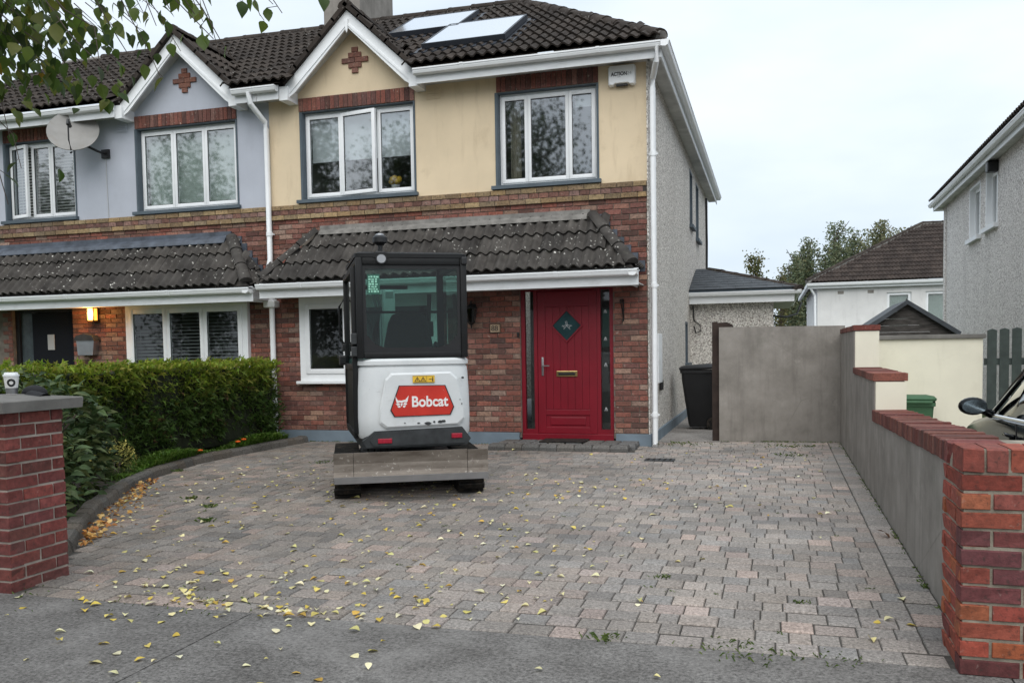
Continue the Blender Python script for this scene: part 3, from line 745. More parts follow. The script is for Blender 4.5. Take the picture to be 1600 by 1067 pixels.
def reveal(win, x0, x1, z0, z1, y0=11.99, y1=12.11):
    b = MB(); t = .012
    b.box(x0-.035, x0-.0005, 11.983, 11.9955, z0, z1); b.box(x1+.0005, x1+.02, 11.984, 11.9955, z0, z1)
    b.box(x0, x0+t, y0, y1, z0, z1); b.box(x1-t, x1, y0, y1, z0, z1); b.box(x0+t, x1-t, y0, y1, z1-t, z1); b.box(x0+t, x1-t, y0-.004, y1-.001, z0, z0+t)
    b.box(x0-.09, x1+.05, 11.93, y1-.002, z0-.05, z0-.0005)
    return b.build('painted_surround', 'slategrey', win)
def vent(house, x, z, mat):
    b = MB(); b.box(x-.11, x+.11, 11.985, 11.996, z-.07, z+.07)
    for k in range(4): b.box(x-.10, x+.10, 11.974, 11.986, z-.055+k*.03, z-.040+k*.03)
    b.build('wall_vent', mat, house)
def canopy(house, xl, xr, wl, wr, left_hip, right_hip, name, flash, gz=2.37):
    y0, z0, y1, z1 = 11.355, gz+.035, 12.0, 3.17
    rt = MB(); o_ = -.01
    rt.add([(xl, y0, z0+o_), (xr, y0, z0+o_), (wr, y1, z1+o_), (wl, y1, z1+o_)], [(0, 1, 2, 3)])
    if right_hip: rt.add([(xr, y0, z0+o_), (xr, 11.99, z0+o_), (wr, 11.99, z1+o_)], [(0, 1, 2)])
    if left_hip: rt.add([(xl, y0, z0+o_), (wl, 11.99, z1+o_), (xl, 11.99, z0+o_)], [(0, 1, 2)])
    r_ = rt.build('canopy_roof', 'tile_canopy', house, fixn=False)
    sl = math.hypot(y1-y0, z1-z0); cy, cz = (y1-y0)/sl, (z1-z0)/sl; its = []
    for r in range(3):
        f0 = (r*.325)/sl; fm = f0+.16/sl; x = xl
        while x < xr:
            cx = x+.15; a = xl+(wl-xl)*fm; c = xr+(wr-xr)*fm
            if (not left_hip or cx > a-.02) and (not right_hip or cx < c+.02) and cx > -13.4:
                its.append((frame((x, y0+(y1-y0)*f0-.02, z0+(z1-z0)*f0-.01+random.uniform(-.004, .004)), (1, random.uniform(-.006, .006), random.uniform(-.006, .006)), (0, cy, cz)), (0, 0, 0)))
            x += .30
    if right_hip:
        for r in range(3):
            f0 = r*.325/sl
            for k in range(3):
                yy = y0+.05+k*.30; fm = f0+.16/sl
                if yy+.15 > y0+(y1-y0)*fm and yy < 11.8:
                    its.append((frame((xr+(wr-xr)*f0, yy, z0+(z1-z0)*f0-.01), (0, 1, 0), (wr-xr, 0, z1-z0)), (0, 0, 0)))
    pieces('tile', r_, TMC, its, 200)
    if right_hip: caps_between('ridge_tile', r_, CAPC, (xr-.03, y0+.02, z0+.03), (wr-.01, y1-.05, z1), .34, .025)
    if left_hip: caps_between('ridge_tile', r_, CAPC, (xl+.03, y0+.02, z0+.03), (wl+.01, y1-.05, z1), .34, .025)
    f = MB()
    if flash == 'lead':
        f.box(wl+.02, wr-.02, 11.955, 11.984, z1-.02, z1+.10); f.prism([(11.975, z1+.05), (11.86, z1-.02), (11.82, z1-.09), (11.83, z1-.10), (11.975, z1-.03)], 'x', wl+.03, wr-.06)
        f.build('lead_flashing', 'lead', r_)
    else:
        f.prism([(11.984, z1+.10), (11.955, z1+.095), (11.945, z1), (11.984, z1-.02)], 'x', wl+.02, wr-.02)
        f.prism([(11.96, z1+.04), (11.88, z1+.0), (11.86, z1-.05), (11.96, z1-.05)], 'x', wl+.04, wr-.05)
        f.build('cement_flashing', 'cementflash', r_)
    if right_hip:
        n = 7
        for i in range(n):                        # stepped flashing on the brickwork
            t = i/n; xx = xr+(wr-xr)*t; zz = z0+(z1-z0)*t
            MB().box(xx-.055, xx+.07, 11.962, 11.984, zz-.02, zz+.13).build('step_flashing', 'lead', r_)
    g = gutter_x('canopy_gutter', house, max(xl-.05, -13.3), xr+.06, 11.30, gz, gz-.20, gz-.175)
    if right_hip:
        MB().prism([(xr+.06-.006-a, c+gz) for a, c in GUT], 'y', 11.305, 11.5).build('gutter_end', 'upvc', g)
        MB().box(xr-.05, xr-.035, 11.43, 11.985, gz-.199, gz+.02).build('end_board', 'upvc_dirty', g)
    return r_
# ------------------------------------------------------------------ the cream house (number 88)
HA = thing('house', (-4.5, 12, 0), 'cream rendered house with red front door and brick ground floor', 'house')
gA, wA = (-6.80, -4.97, 3.67, 4.985), (-3.70, -2.27, 3.67, 4.97)
wall_xz(MB(), -7.358, -1.60, 3.60, 5.19, 11.996, 12.2, (gA, wA)).build('upper_wall', 'cream', HA)
gable_wall(HA, GAB_A, 'cream')
dA, bA = (-3.41, -2.08, 0.0, 2.25), (-6.90, -4.60, .92, 2.25)
bw = wall_xz(MB(), -7.358, -1.60, .10, 3.392, 12.0, 12.2, (dA, bA)).build('brick_wall', 'mortar', HA)
pieces('brick', bw, UB['brick'], courses(-7.35, -1.602, .172, 3.385, (dA, bA, (-6.85, -2.3, 2.26, 3.15), (-7.0, -6.85, 2.3, 2.8)), 11.987), 300, 'brick_field')
band(HA, -7.35, -1.602)
pl = MB(); pl.bbox(-7.355, -3.44, 11.955, 12.1, -.05, .172, .006); pl.bbox(-2.05, -1.56, 11.955, 12.1, -.05, .168, .006)
pl.bbox(-1.605, -1.552, 12.101, 17.9, -.05, .16, .006); pl.build('plinth', 'plinth', HA)
sw = MB()
def wall_yz(b, x0, x1, y0, y1, z0, z1, holes):
    t = MB(); wall_xz(t, y0, y1, z0, z1, x0, x1, holes)
    b.add([(v[1], v[0], v[2]) for v in t.v], [f[::-1] for f in t.f]); return b
sA1, sA2, sA3 = (18.3, 18.95, 3.85, 4.98), (19.85, 20.6, 3.75, 4.98), (17.2, 17.7, 1.05, 1.85)
wall_yz(sw, -1.60, -1.58, 11.99, 23.7, 0, 5.19, (sA1, sA2, sA3)).build('side_wall', 'dash', HA)
MB().box(-13.1, -1.9, 23.5, 23.7, 0, 5.19).build('rear_wall', 'dash', HA)
for (y0, y1, z0, z1) in (sA1, sA2, sA3):
    b = MB(); b.box(-1.66, -1.575, y0, y0+.05, z0, z1); b.box(-1.66, -1.575, y1-.05, y1, z0, z1); b.box(-1.66, -1.576, y0+.05, y1-.05, z1-.05, z1); b.box(-1.68, -1.50, y0-.06, y1+.06, z0-.06, z0)
    o = b.build('window', 'slategrey', HA); MB().quad((-1.64, y0, z0), (-1.64, y1, z0), (-1.64, y1, z1), (-1.64, y0, z1)).build('pane', 'carglass', o)
    MB().box(-1.75, -1.66, y0, y1, z0, z1).build('room_interior', 'room', o)
roof(HA, -7.36, CORX, GAB_A, True); barge(HA, GAB_A)
gutter_x('gutter', HA, -4.80, -1.36, 11.555, 5.30, 5.115, 5.185); gutter_x('gutter', HA, -7.36, -6.99, 11.555, 5.30, 5.115, 5.185)
gs = MB().prism([(-1.245-a, 5.30+c) for a, c in GUT], 'y', 11.55, 24.0)
for yy in (13.0, 15.2, 17.6, 20.1): gs.prism([(-1.240-a, 5.303+c*1.05) for a, c in GUT], 'y', yy, yy+.05)
gs = gs.build('gutter', 'upvc', HA)
MB().box(-1.375, -1.357, 11.66, 24.0, 5.115, 5.32).build('fascia', 'upvc_dirty', gs)
sf = MB()
for k in range(6): sf.box(-1.577, -1.377, 11.70+k*2.05, 11.70+(k+1)*2.05-.006, 5.185, 5.197)
sf.build('soffit_board', 'soffit', gs)
MB().bbox(-1.52, -1.36, 11.665, 11.80, 5.12, 5.30, .01).build('gutter_corner', 'upvc_dirty', gs)
# lintels and windows
soldier(HA, -6.84, -4.95, 4.99, 5.182); soldier(HA, -3.71, -2.25, 4.975, 5.182)
win, sp = window(HA, *gA[:2], 3.68, 4.975, 12.09, (1, 1.06, 1), {1: ('l', 9)}, label='upstairs window under the gable with its middle sash ajar'); reveal(win, *gA)
MB().box(-6.74, -5.02, 12.20, 12.205, 4.26, 4.95).build('blind', 'blindcloth', win)
fl = MB(); fl.cyl((-5.42, 12.3, 3.70), (-5.42, 12.3, 3.86), .05, .06); fl.build('vase', 'cup', win)
b = MB()
for k in range(9):
    a = 2*math.pi*k/9; b.sphere((-5.42+.06*math.cos(a), 12.3+.05*math.sin(a), 3.93+.03*math.sin(3*a)), .045, .045, .04, 7, 5)
b.build('flowers', 'yellow_print', win)
win, sp = window(HA, *wA[:2], 3.68, 4.96, 12.09, (.72, 1.15, .72), label='upstairs window beside the alarm box'); reveal(win, *wA)
b = MB(); pts = [(-3.58+.012*i, 12.24+.018*math.sin(i*1.7)) for i in range(14)]
b.loft([[(x, y, 3.72) for x, y in pts], [(x, y, 4.92) for x, y in pts]], close=False, caps=False); b.build('curtain', 'curtain', win, fixn=False)
MB().box(-2.62, -2.33, 12.19, 12.196, 4.72, 4.94).build('blind', 'blindcloth', win)
vent(HA, -4.66, 5.05, 'cream')
# ground floor bay
win, sp = window(HA, -6.90, -4.60, .93, 2.20, 11.93, (1, 1, 1), mat='upvc', gl='glass_low', frame=.12, room=1.9, t=.075)
b = MB(); b.box(-6.90, -6.87, 12.001, 12.10, .93, 2.2); b.box(-4.63, -4.60, 12.001, 12.10, .93, 2.2); b.build('side_board', 'upvc', win)
MB().bbox(-6.95, -4.55, 11.87, 12.02, .885, .929, .008).build('sill', 'upvc', win)
b = MB(); b.cyl((-6.15, 12.12, .95), (-6.15, 12.12, 1.05), .045, n=14); b.cyl((-6.15, 12.12, 1.05), (-6.15, 12.12, 1.09), .045, .015, n=14); b.cyl((-6.15, 12.12, 1.09), (-6.15, 12.12, 1.14), .012, n=10); b.build('soap_bottle', 'upvc', win, smooth=40)
MB().box(-6.76, -6.0, 12.18, 12.19, 2.02, 2.15).build('blind', 'soffit', win)
b = MB(); b.tube([(-6.5+.02*i, 12.7, 1.0+1.0*(1-((i-14)/14)**2)) for i in range(29)], .02); b.build('mirror_frame', 'black', win)
canopy(HA, -7.20, -1.70, -6.54, -2.36, True, True, 'canopy', 'cement')
# front door
fr = MB(); y0, y1 = 12.03, 12.10
fr.box(-3.41, -3.355, y0, y1, .10, 2.24); fr.box(-2.135, -2.08, y0, y1, .10, 2.24); fr.box(-3.355, -2.135, y0+.001, y1-.001, 2.17, 2.24); fr.bbox(-3.405, -2.085, y0-.03, y1, .02, .155, .006)
fr.box(-3.225, -3.175, y0+.002, y1-.002, .155, 2.17); fr.box(-2.315, -2.265, y0+.002, y1-.002, .155, 2.17)
fr.box(-3.355, -3.225, y0+.003, y1-.003, .155, .22); fr.box(-2.265, -2.135, y0+.003, y1-.003, .155, .22)
door = fr.build('door', 'red', HA); door['label'] = 'red front door with diamond pane and side lights'
lf = MB(); lf.box(-3.172, -2.318, y0+.022, y1-.012, .158, 2.165)
lf.bbox(-3.172, -3.06, y0+.008, y0+.03, .158, 2.165, .006); lf.bbox(-2.43, -2.318, y0+.008, y0+.03, .158, 2.165, .006)
lf.bbox(-3.061, -2.429, y0+.009, y0+.03, .158, .25, .006); lf.bbox(-3.061, -2.429, y0+.009, y0+.03, .42, .50, .006); lf.bbox(-3.061, -2.429, y0+.009, y0+.03, 1.95, 2.165, .006)
lf.bbox(-3.0, -2.49, y0+.012, y0+.03, .275, .395, .012)
lf.build('door_leaf', 'red', door)
for k in range(6):
    a = -3.056+k*.1045
    MB().bbox(a+.002, a+.1025, y0+.013, y0+.026, .502, 1.948, .006).build('board', 'red', door)
cx, cz, hx, hz = -2.745, 1.68, .235, .24
b = MB()
dia = [(cx-hx, cz), (cx, cz-hz), (cx+hx, cz), (cx, cz+hz)]; di2 = [(cx+(x-cx)*.88, cz+(z-cz)*.88) for x, z in dia]
for i in range(4): b.prism([dia[i], dia[(i+1) % 4], di2[(i+1) % 4], di2[i]], 'y', y0-.008, y0+.02)
b.build('diamond_trim', 'red', door)
b = MB(); b.prism([(cx+(x-cx)*.86, cz+(z-cz)*.86) for x, z in dia], 'y', y0+.006, y0+.012); b.build('diamond_pane', simple('dark_green_pane', (.02, .05, .055), .22, var=.3), door)
b = MB()                                           # etched flower lines in the panes
for a, c in (((-.02, .06), (0, -.01)), ((.0, .065), (.012, .0)), ((-.07, -.01), (.0, .01)), ((0, .01), (.075, -.005)), ((-.045, -.05), (0, 0)), ((.05, -.055), (0, 0)), ((-.06, .005), (-.03, -.03)), ((.06, .005), (.03, -.035))):
    b.cyl((cx+a[0], y0+.004, cz+a[1]), (cx+c[0], y0+.004, cz+c[1]), .004, n=5)
for zz in (1.86, 1.48, 1.12, .50):
    for a in (-.02, .0, .02): b.cyl((-2.20+a, y0+.025, zz-.02), (-2.20+a*.2, y0+.025, zz+.03), .004, n=5)
b.build('etched_flower', 'grey_print', door)
for a, c in ((-3.353, -3.227), (-2.263, -2.137)):
    MB().quad((a, y0+.034, .221), (c, y0+.034, .221), (c, y0+.034, 2.168), (a, y0+.034, 2.168)).build('side_light', 'glass_low', door)
MB().box(-3.36, -2.13, 12.35, 12.36, .1, 2.2).build('hall_screen', 'room', door)
b = MB(); b.bbox(-3.115, -3.085, y0-.006, y0+.01, .98, 1.24, .004); b.cyl((-3.10, y0-.05, 1.12), (-3.10, y0, 1.12), .010); b.tube([(-3.10, y0-.05, 1.12), (-3.06, y0-.055, 1.12), (-2.99, y0-.05, 1.118)], .010); b.build('door_handle', 'greymetal', door, smooth=40)
b = MB(); b.bbox(-2.90, -2.60, y0-.004, y0+.012, .965, 1.045, .006); b.build('letter_plate', 'brass', door); MB().bbox(-2.87, -2.63, y0-.010, y0-.0045, .985, 1.02, .004).build('letter_flap', 'black', door)
# downpipes
def downpipe(house, pts, r=.034):
    o = MB().tube(pts, r, 4 if False else 12).build('downpipe', 'upvc', house, smooth=50)
    for p, q in zip(pts, pts[1:]):
        if abs(p[2]-q[2]) > 1.2:
            z = min(p[2], q[2])+.35
            while z < max(p[2], q[2]):
                b = MB(); b.cyl((p[0], p[1], z), (p[0], p[1], z+.06), r+.008, n=12); b.box(p[0]-.06, p[0]+.06, p[1]+.005, p[1]+.05, z+.018, z+.042); b.build('pipe_bracket', 'upvc', o, smooth=50); z += 1.75
    return o
downpipe(HA, [(-1.40, 11.60, 5.24), (-1.42, 11.62, 5.06), (-1.50, 11.90, 4.93), (-1.505, 11.915, 4.80), (-1.505, 11.915, .06), (-1.505, 11.87, .02)], .038)
downpipe(HA, [(-7.45, 11.60, 5.24), (-7.44, 11.62, 5.08), (-7.37, 11.90, 4.86), (-7.365, 11.92, 4.75), (-7.365, 11.92, 2.80), (-7.365, 11.86, 2.62)], .042)
o = downpipe(HA, [(-7.36, 11.92, 2.18), (-7.36, 11.92, .05)], .042)
MB().bbox(-7.46, -7.26, 11.83, 11.99, 2.06, 2.165, .02).build('hopper', 'upvc', o)
# chimney on the party wall
ch = MB(); ch.bbox(-7.98, -7.24, 15.0, 16.5, 6.6, 9.6, .01)
ch.build('chimney', 'cement', HA)
# doorstep of blocks
st = MB().prism([(-3.66, 11.34), (-1.80, 11.34), (-1.80, 12.03), (-3.66, 12.03)], 'z', -.02, .06).build('doorstep', 'sand', HA)
its = []; x = -3.70
while x < -1.80:
    its.append((TRS((x+.003, 11.30, -.03), (R(random.uniform(-1, 1)), 0, 0), (.234, .22, .105)), jit((.15, .145, .138), .1))); x += .24
x = -3.64
while x < -1.85:
    for yy in (11.53, 11.77):
        if -3.66 < x < -1.9: its.append((TRS((x+.003, yy, -.03), (0, 0, 0), (.234, .232, .106)), jit((.15, .145, .14), .12)))
    x += .24
pieces('step_block', st, unit_block('paver', 'step_block', .05, .12, .35), its, 60)
# meter box and cables on the side wall
b = MB(); b.bbox(-1.579, -1.50, 12.35, 12.78, .85, 1.55, .01); o = b.build('meter_box', 'upvc_dirty', HA)
MB().tube([(-1.57, 12.6, .85), (-1.565, 12.6, .4), (-1.565, 12.62, .16)], .018).build('meter_conduit', 'upvc_dirty', HA)
MB().bbox(-1.579, -1.53, 13.0, 13.16, .72, .88, .02).build('vent_cover', 'black', HA)
MB().tube([(-1.56, 22.8, 5.1), (-1.55, 22.9, 4.0), (-1.555, 22.85, 3.2), (-1.55, 23.2, 2.6)], .03).build('overflow_pipe', 'black', HA)

# ------------------------------------------------------------------ the lilac house next door
HB = thing('house', (-10.2, 12, 0), 'lilac grey rendered house with dark door and white dish', 'house')
gB, wB = (-9.78, -7.94, 3.67, 4.985), (-12.45, -11.02, 3.67, 4.97)
wall_xz(MB(), -13.12, -7.362, 3.60, 5.19, 11.996, 12.2, (gB, wB)).build('upper_wall', 'lilac', HB)
gable_wall(HB, GAB_B, 'lilac')
dB, bB = (-12.46, -11.19, 0, 2.2), (-10.07, -7.80, .92, 2.25)
bw = wall_xz(MB(), -13.12, -7.362, .10, 3.392, 12.0, 12.2, (dB, bB)).build('brick_wall', 'mortar', HB)
its = [i for i in courses(-13.0, -7.37, .172, 3.385, (dB, bB, (-13.1, -8.1, 2.28, 3.1)), 11.987) if i[0].translation.x > -12.75]
pieces('brick', bw, UB['brick'], its, 300, 'brick_field', key=lambda it: -it[0].translation.z)
band(HB, -13.0, -7.37)
MB().bbox(-13.1, -7.365, 11.955, 12.1, -.05, .17, .006).build('plinth', 'plinth', HB)
MB().box(-13.14, -13.12, 12.0, 23.7, 0, 5.19).build('side_wall', 'dash', HB)
roof(HB, -14.2, -7.362, GAB_B, False); barge(HB, GAB_B)
gutter_x('gutter', HB, -13.3, -9.92, 11.555, 5.30, 5.115, 5.185); gutter_x('gutter', HB, -7.73, -7.364, 11.555, 5.30, 5.115, 5.185)
soldier(HB, -9.80, -7.92, 4.99, 5.182); soldier(HB, -12.47, -11.0, 4.975, 5.182)
win, sp = window(HB, *gB[:2], 3.68, 4.975, 12.09, (1, 1, 1), label='upstairs window with pale roller blinds under the gable'); reveal(win, *gB)
MB().box(-9.72, -7.99, 12.20, 12.205, 3.70, 4.95).build('blind', 'greenblind', win)
win, sp = window(HB, *wB[:2], 3.68, 4.96, 12.09, (.85, .8, 1.0), {0: ('l', 13)}, label='upstairs window behind the leaves with one sash swung open'); reveal(win, *wB)
venetian(win, -12.40, -11.06, 3.72, 4.90, 12.21, 'slat', .05)
vent(HB, -10.07, 5.03, 'lilac')
canopy(HB, -13.6, -7.42, -13.6, -8.05, False, True, 'canopy', 'lead', 2.335)
win, sp = window(HB, -10.07, -7.80, .93, 2.19, 11.92, (1, 1, 1), mat='upvc', gl='glass_low', frame=.10, room=1.4, t=.075)
b = MB(); b.box(-10.07, -10.04, 12.001, 12.10, .93, 2.19); b.box(-7.86, -7.80, 11.995, 12.10, .93, 2.19); b.build('side_board', 'upvc', win)
venetian(win, -9.98, -7.90, .98, 2.12, 12.06, 'darkslat', .055, 25)
MB().bbox(-10.12, -7.76, 11.86, 12.01, .885, .929, .008).build('sill', 'upvc', win)
b = MB(); b.box(-12.46, -12.38, 12.06, 12.14, 0.05, 2.2); b.box(-11.25, -11.19, 12.06, 12.14, .05, 2.2); b.box(-12.38, -11.25, 12.061, 12.139, 2.12, 2.2)
door = b.build('door', 'black', HB); MB().bbox(-12.12, -11.26, 12.08, 12.13, .06, 2.115, .006).build('door_leaf', 'darkdoor', door)
MB().bbox(-12.375, -12.13, 12.10, 12.11, .06, 2.115, .004).build('side_light', simple('dark_pane', (.05, .065, .07), .25, var=.3), door)
MB().bbox(-11.80, -11.66, 12.070, 12.0795, 1.48, 1.74, .003).build('door_notice', 'grey_print', door)
MB().cyl((-12.05, 12.0, 1.0), (-12.05, 12.0, 1.3), .012).build('door_handle', 'greymetal', door)
# ------------------------------------------------------------------ things fixed to the houses
def fit_text(name, s, w_, h_, mat, parent, M4, depth, local=False, offset=0.0):
    o = text_mesh(name, s, 1.0, mat, parent, None, depth, local, offset)
    xs = [v.co.x for v in o.data.vertices]; ys = [v.co.y for v in o.data.vertices]
    sx, sy = w_/(max(xs)-min(xs)), h_/(max(ys)-min(ys)); cx, cy = (max(xs)+min(xs))/2, (max(ys)+min(ys))/2
    for v in o.data.vertices: v.co.x = (v.co.x-cx)*sx; v.co.y = (v.co.y-cy)*sy
    o.matrix_basis = M4; return o
al = thing('alarm_box', (-1.92, 11.99, 4.9), 'white burglar alarm box with black lettering under the eaves', 'alarm box')
b = MB(); prof = [(-.185, 4.905), (-.165, 4.885), (-.12, 4.885), (-.10, 4.905), (.10, 4.905), (.12, 4.885), (.165, 4.885), (.185, 4.905), (.185, 5.125), (.165, 5.15), (-.165, 5.15), (-.185, 5.125)]
def ring(k, y): return [(-1.92+x*k, y, 5.0175+(z-5.0175)*k) for x, z in prof]
b.loft([ring(1, 11.995), ring(1, 11.94), ring(.96, 11.915), ring(.9, 11.905)]); b.build('casing', 'upvc', al, smooth=30)
MB().bbox(-2.00, -1.84, 11.93, 11.97, 4.875, 4.90, .008).build('strobe', 'black', al)
fit_text('lettering', 'ACTION', .215, .052, 'black_print', al, TRS((-1.955, 11.903, 5.03)) @ FRONT, .001, offset=.03)
fit_text('lettering', '24', .06, .042, 'grey_print', al, TRS((-1.815, 11.903, 5.03)) @ FRONT, .001)
b = MB(); b.box(-1.975, -1.93, 11.902, 11.9045, 4.985, 4.993); b.build('strapline', 'grey_print', al)

# satellite dish
di = thing('satellite_dish', (-10.72, 11.7, 4.93), 'round grey satellite dish on the lilac wall', 'dish')
nrm = Vector((.45, -.74, .50)).normalized(); side = Vector((0, 0, 1)).cross(nrm).normalized(); up = nrm.cross(side)
cc = Vector((-10.66, 11.62, 4.90)); b = MB(); rings = []
for j in range(7):
    rr = .385*j/6; dz = .085*(j/6)**2
    rings.append([tuple(cc+nrm*dz+side*(rr*math.cos(2*math.pi*i/36))+up*(rr*1.06*math.sin(2*math.pi*i/36))) for i in range(36)])
rings[0] = [tuple(cc+side*(.004*math.cos(2*math.pi*i/36))+up*(.004*math.sin(2*math.pi*i/36))) for i in range(36)]
b.loft(rings, caps=False)
back = [[tuple(Vector(p)-nrm*.012) for p in r] for r in rings]; b.loft(back, caps=False); b.loft([rings[-1], back[-1]], caps=False)
b.build('reflector', 'dish', di, smooth=50)
b = MB(); lo = cc-up*.40+nrm*.08; ft = cc+nrm*.40-up*.12
b.tube([tuple(lo), tuple(lo+nrm*.18+up*.04), tuple(ft)], .012); b.tube([tuple(lo-up*.06), tuple(lo-nrm*.05)], .014); b.build('feed_arm', 'black', di)
b = MB(); b.cyl(tuple(ft-nrm*.02), tuple(ft-nrm*.12+up*.02), .033); b.cyl(tuple(ft+up*.04), tuple(ft-up*.06), .022); b.build('feed_horn', 'black', di, smooth=40)
b = MB(); b.tube([tuple(cc-nrm*.02-up*.10), (-10.42, 11.85, 4.66), (-10.38, 11.99, 4.64)], .02); b.bbox(-10.45, -10.30, 11.955, 11.994, 4.57, 4.71, .005); b.build('wall_bracket', 'black', di)
b = MB(); b.tube([(-10.38, 11.985, 4.6), (-10.385, 11.988, 4.2), (-10.375, 11.988, 3.62)], .006); b.build('cable', 'grey_print', di)

# wall lamps
def lantern(x, z, label, lit):
    o = thing('wall_lantern', (x, 11.98, z), label, 'wall lamp')
    s = 1 if not lit else 1
    b = MB(); b.bbox(x-.035, x+.035, 11.965, 11.985, z-.02, z+.16, .006); b.tube([(x, 11.97, z+.08), (x, 11.92, z+.16), (x, 11.86, z+.15)], .010); b.build('bracket', 'blackpaint', o)
    b = MB(); b.cyl((x, 11.86, z+.16), (x, 11.86, z+.20), .012, .012, 8); b.cyl((x, 11.86, z+.10), (x, 11.86, z+.155), .095, .02, 6); b.cyl((x, 11.86, z+.09), (x, 11.86, z+.10), .10, .098, 6)
    b.cyl((x, 11.86, z-.14), (x, 11.86, z-.11), .03, .055, 6); b.cyl((x, 11.86, z-.19), (x, 11.86, z-.14), .008, .018, 6)
    for i in range(6):
        a = 2*math.pi*i/6; b.cyl((x+.052*math.cos(a), 11.86+.052*math.sin(a), z-.11), (x+.088*math.cos(a), 11.86+.088*math.sin(a), z+.092), .006, n=5)
    b.build('cage', 'blackpaint', o)
    MB().cyl((x, 11.86, z-.105), (x, 11.86, z+.085), .047, .078, 6, False).build('lantern_glass', 'carglass', o); return o
lantern(-4.10, 1.86, 'unlit black hexagonal wall lantern beside the number plate', False)
x, z = -10.70, 2.05
o = thing('wall_lantern', (x, 11.98, z), 'lit square wall lantern glowing orange beside the dark door', 'wall lamp')
b = MB(); b.box(x-.05, x+.05, 11.965, 11.985, z-.09, z+.10)
for a in (-1, 1):
    for c in (-1, 1): b.box(x+a*.066-.007, x+a*.066+.007, 11.90+c*.055-.007, 11.90+c*.055+.007, z-.105, z+.10)
b.box(x-.08, x+.08, 11.835, 11.965, z+.10, z+.118); b.box(x-.075, x+.075, 11.84, 11.964, z-.12, z-.105); b.build('cage', 'blackpaint', o)
MB().box(x-.055, x+.055, 11.855, 11.945, z-.10, z+.095).build('lantern_glass', 'lampglow', o)
ld = bpy.data.lights.new('lantern_bulb', 'POINT'); ld.energy = 9; ld.color = (1, .50, .16); ld.shadow_soft_size = .05
lo_ = put('lantern_bulb', ld, o, False, Matrix.Translation((x, 11.79, z)))

np_ = thing('number_plate', (-3.78, 11.98, 1.6), 'small brown house number plate reading 88 beside the red door', 'sign')
MB().bbox(-3.86, -3.70, 11.965, 11.984, 1.60, 1.73, .004).build('plate', 'terracotta', np_)
b = MB()
for a in ((-3.86, -3.70, 1.722, 1.73), (-3.86, -3.70, 1.60, 1.608), (-3.86, -3.852, 1.608, 1.722), (-3.708, -3.70, 1.608, 1.722)): b.box(a[0], a[1], 11.960, 11.9645, a[2], a[3])
b.build('plate_rim', 'brownwood', np_)
fit_text('numeral', '88', .10, .075, 'black_print', np_, TRS((-3.785, 11.9635, 1.665)) @ FRONT, .001, offset=.006)
bl = thing('doorbell', (-3.44, 11.98, 1.55), 'small black doorbell on the brick left of the red door', 'doorbell')
MB().bbox(-3.455, -3.425, 11.965, 11.985, 1.53, 1.60, .005).build('bell_body', 'black', bl)
hb = thing('hanging_bracket', (-1.93, 11.98, 1.85), 'black iron hanging basket bracket right of the red door', 'bracket')
b = MB(); b.box(-1.94, -1.925, 11.955, 11.984, 1.72, 2.02); b.tube([(-1.932, 11.97, 2.0), (-1.94, 11.8, 2.0), (-1.94, 11.72, 1.99)], .008); b.tube([(-1.932, 11.96, 1.78), (-1.936, 11.86, 1.90), (-1.94, 11.75, 1.99)], .007); b.build('bracket_arm', 'blackpaint', hb)
mb_ = thing('mailbox', (-10.82, 11.9, 1.35), 'grey metal letter box on the brick under the lit lantern', 'mailbox')
b = MB(); b.prism([(-10.99, 1.38), (-10.69, 1.38), (-10.66, 1.60), (-10.66, 1.63), (-11.01, 1.63), (-11.01, 1.60)], 'y', 11.86, 11.984); b.build('box_body', 'greymetal', mb_)
b = MB(); b.prism([(-11.04, 1.62), (-10.63, 1.62), (-10.68, 1.70), (-10.84, 1.735), (-10.99, 1.70)], 'y', 11.83, 11.983); b.build('box_lid', 'darkgrey', mb_)
dm = thing('door_mat', (-2.75, 11.6, .07), 'black rubber mat on the step before the red door', 'door mat')
MB().bbox(-3.05, -2.42, 11.56, 11.96, .078, .098, .006).build('mat', 'rubber', dm)

# solar panels on the cream house roof
def solar(x0, x1, s0, s1, label):
    cs, sn = math.cos(PITCH), math.sin(PITCH)
    m4 = frame((x0, EY+s0*cs, EZ+s0*sn), (1, 0, 0), (0, cs, sn)); w_, l_ = x1-x0, s1-s0
    o = thing('solar_panel', m4.translation, label, 'solar panel', 'solar panels on the roof'); z0 = .075
    b = MB()
    for a in ((0, .035, 0, l_), (w_-.035, w_, 0, l_), (.035, w_-.035, 0, .035), (.035, w_-.035, l_-.035, l_)): b.box(a[0], a[1], a[2], a[3], z0, z0+.075, m4)
    b.box(.034, w_-.034, .034, l_-.034, z0+.03, z0+.060, m4); b.build('panel_frame', 'panel_frame', o)
    MB().box(.034, w_-.034, .034, l_-.034, z0+.061, z0+.072, m4).build('panel_glazing', 'panel_glass', o)
    b = MB(); b.prism([(-.14, -.16), (w_+.14, -.16), (w_+.12, l_+.12), (-.12, l_+.12)], 'z', .045, .065, m4); b.build('flashing_tray', 'panel_frame', o)
solar(-4.90, -3.62, .74, 2.17, 'lower pale solar collector on the dark tiled roof, nearest the gutter')
solar(-5.92, -4.72, 2.02, 3.28, 'upper solar collector on the dark tiled roof, beside the gable')

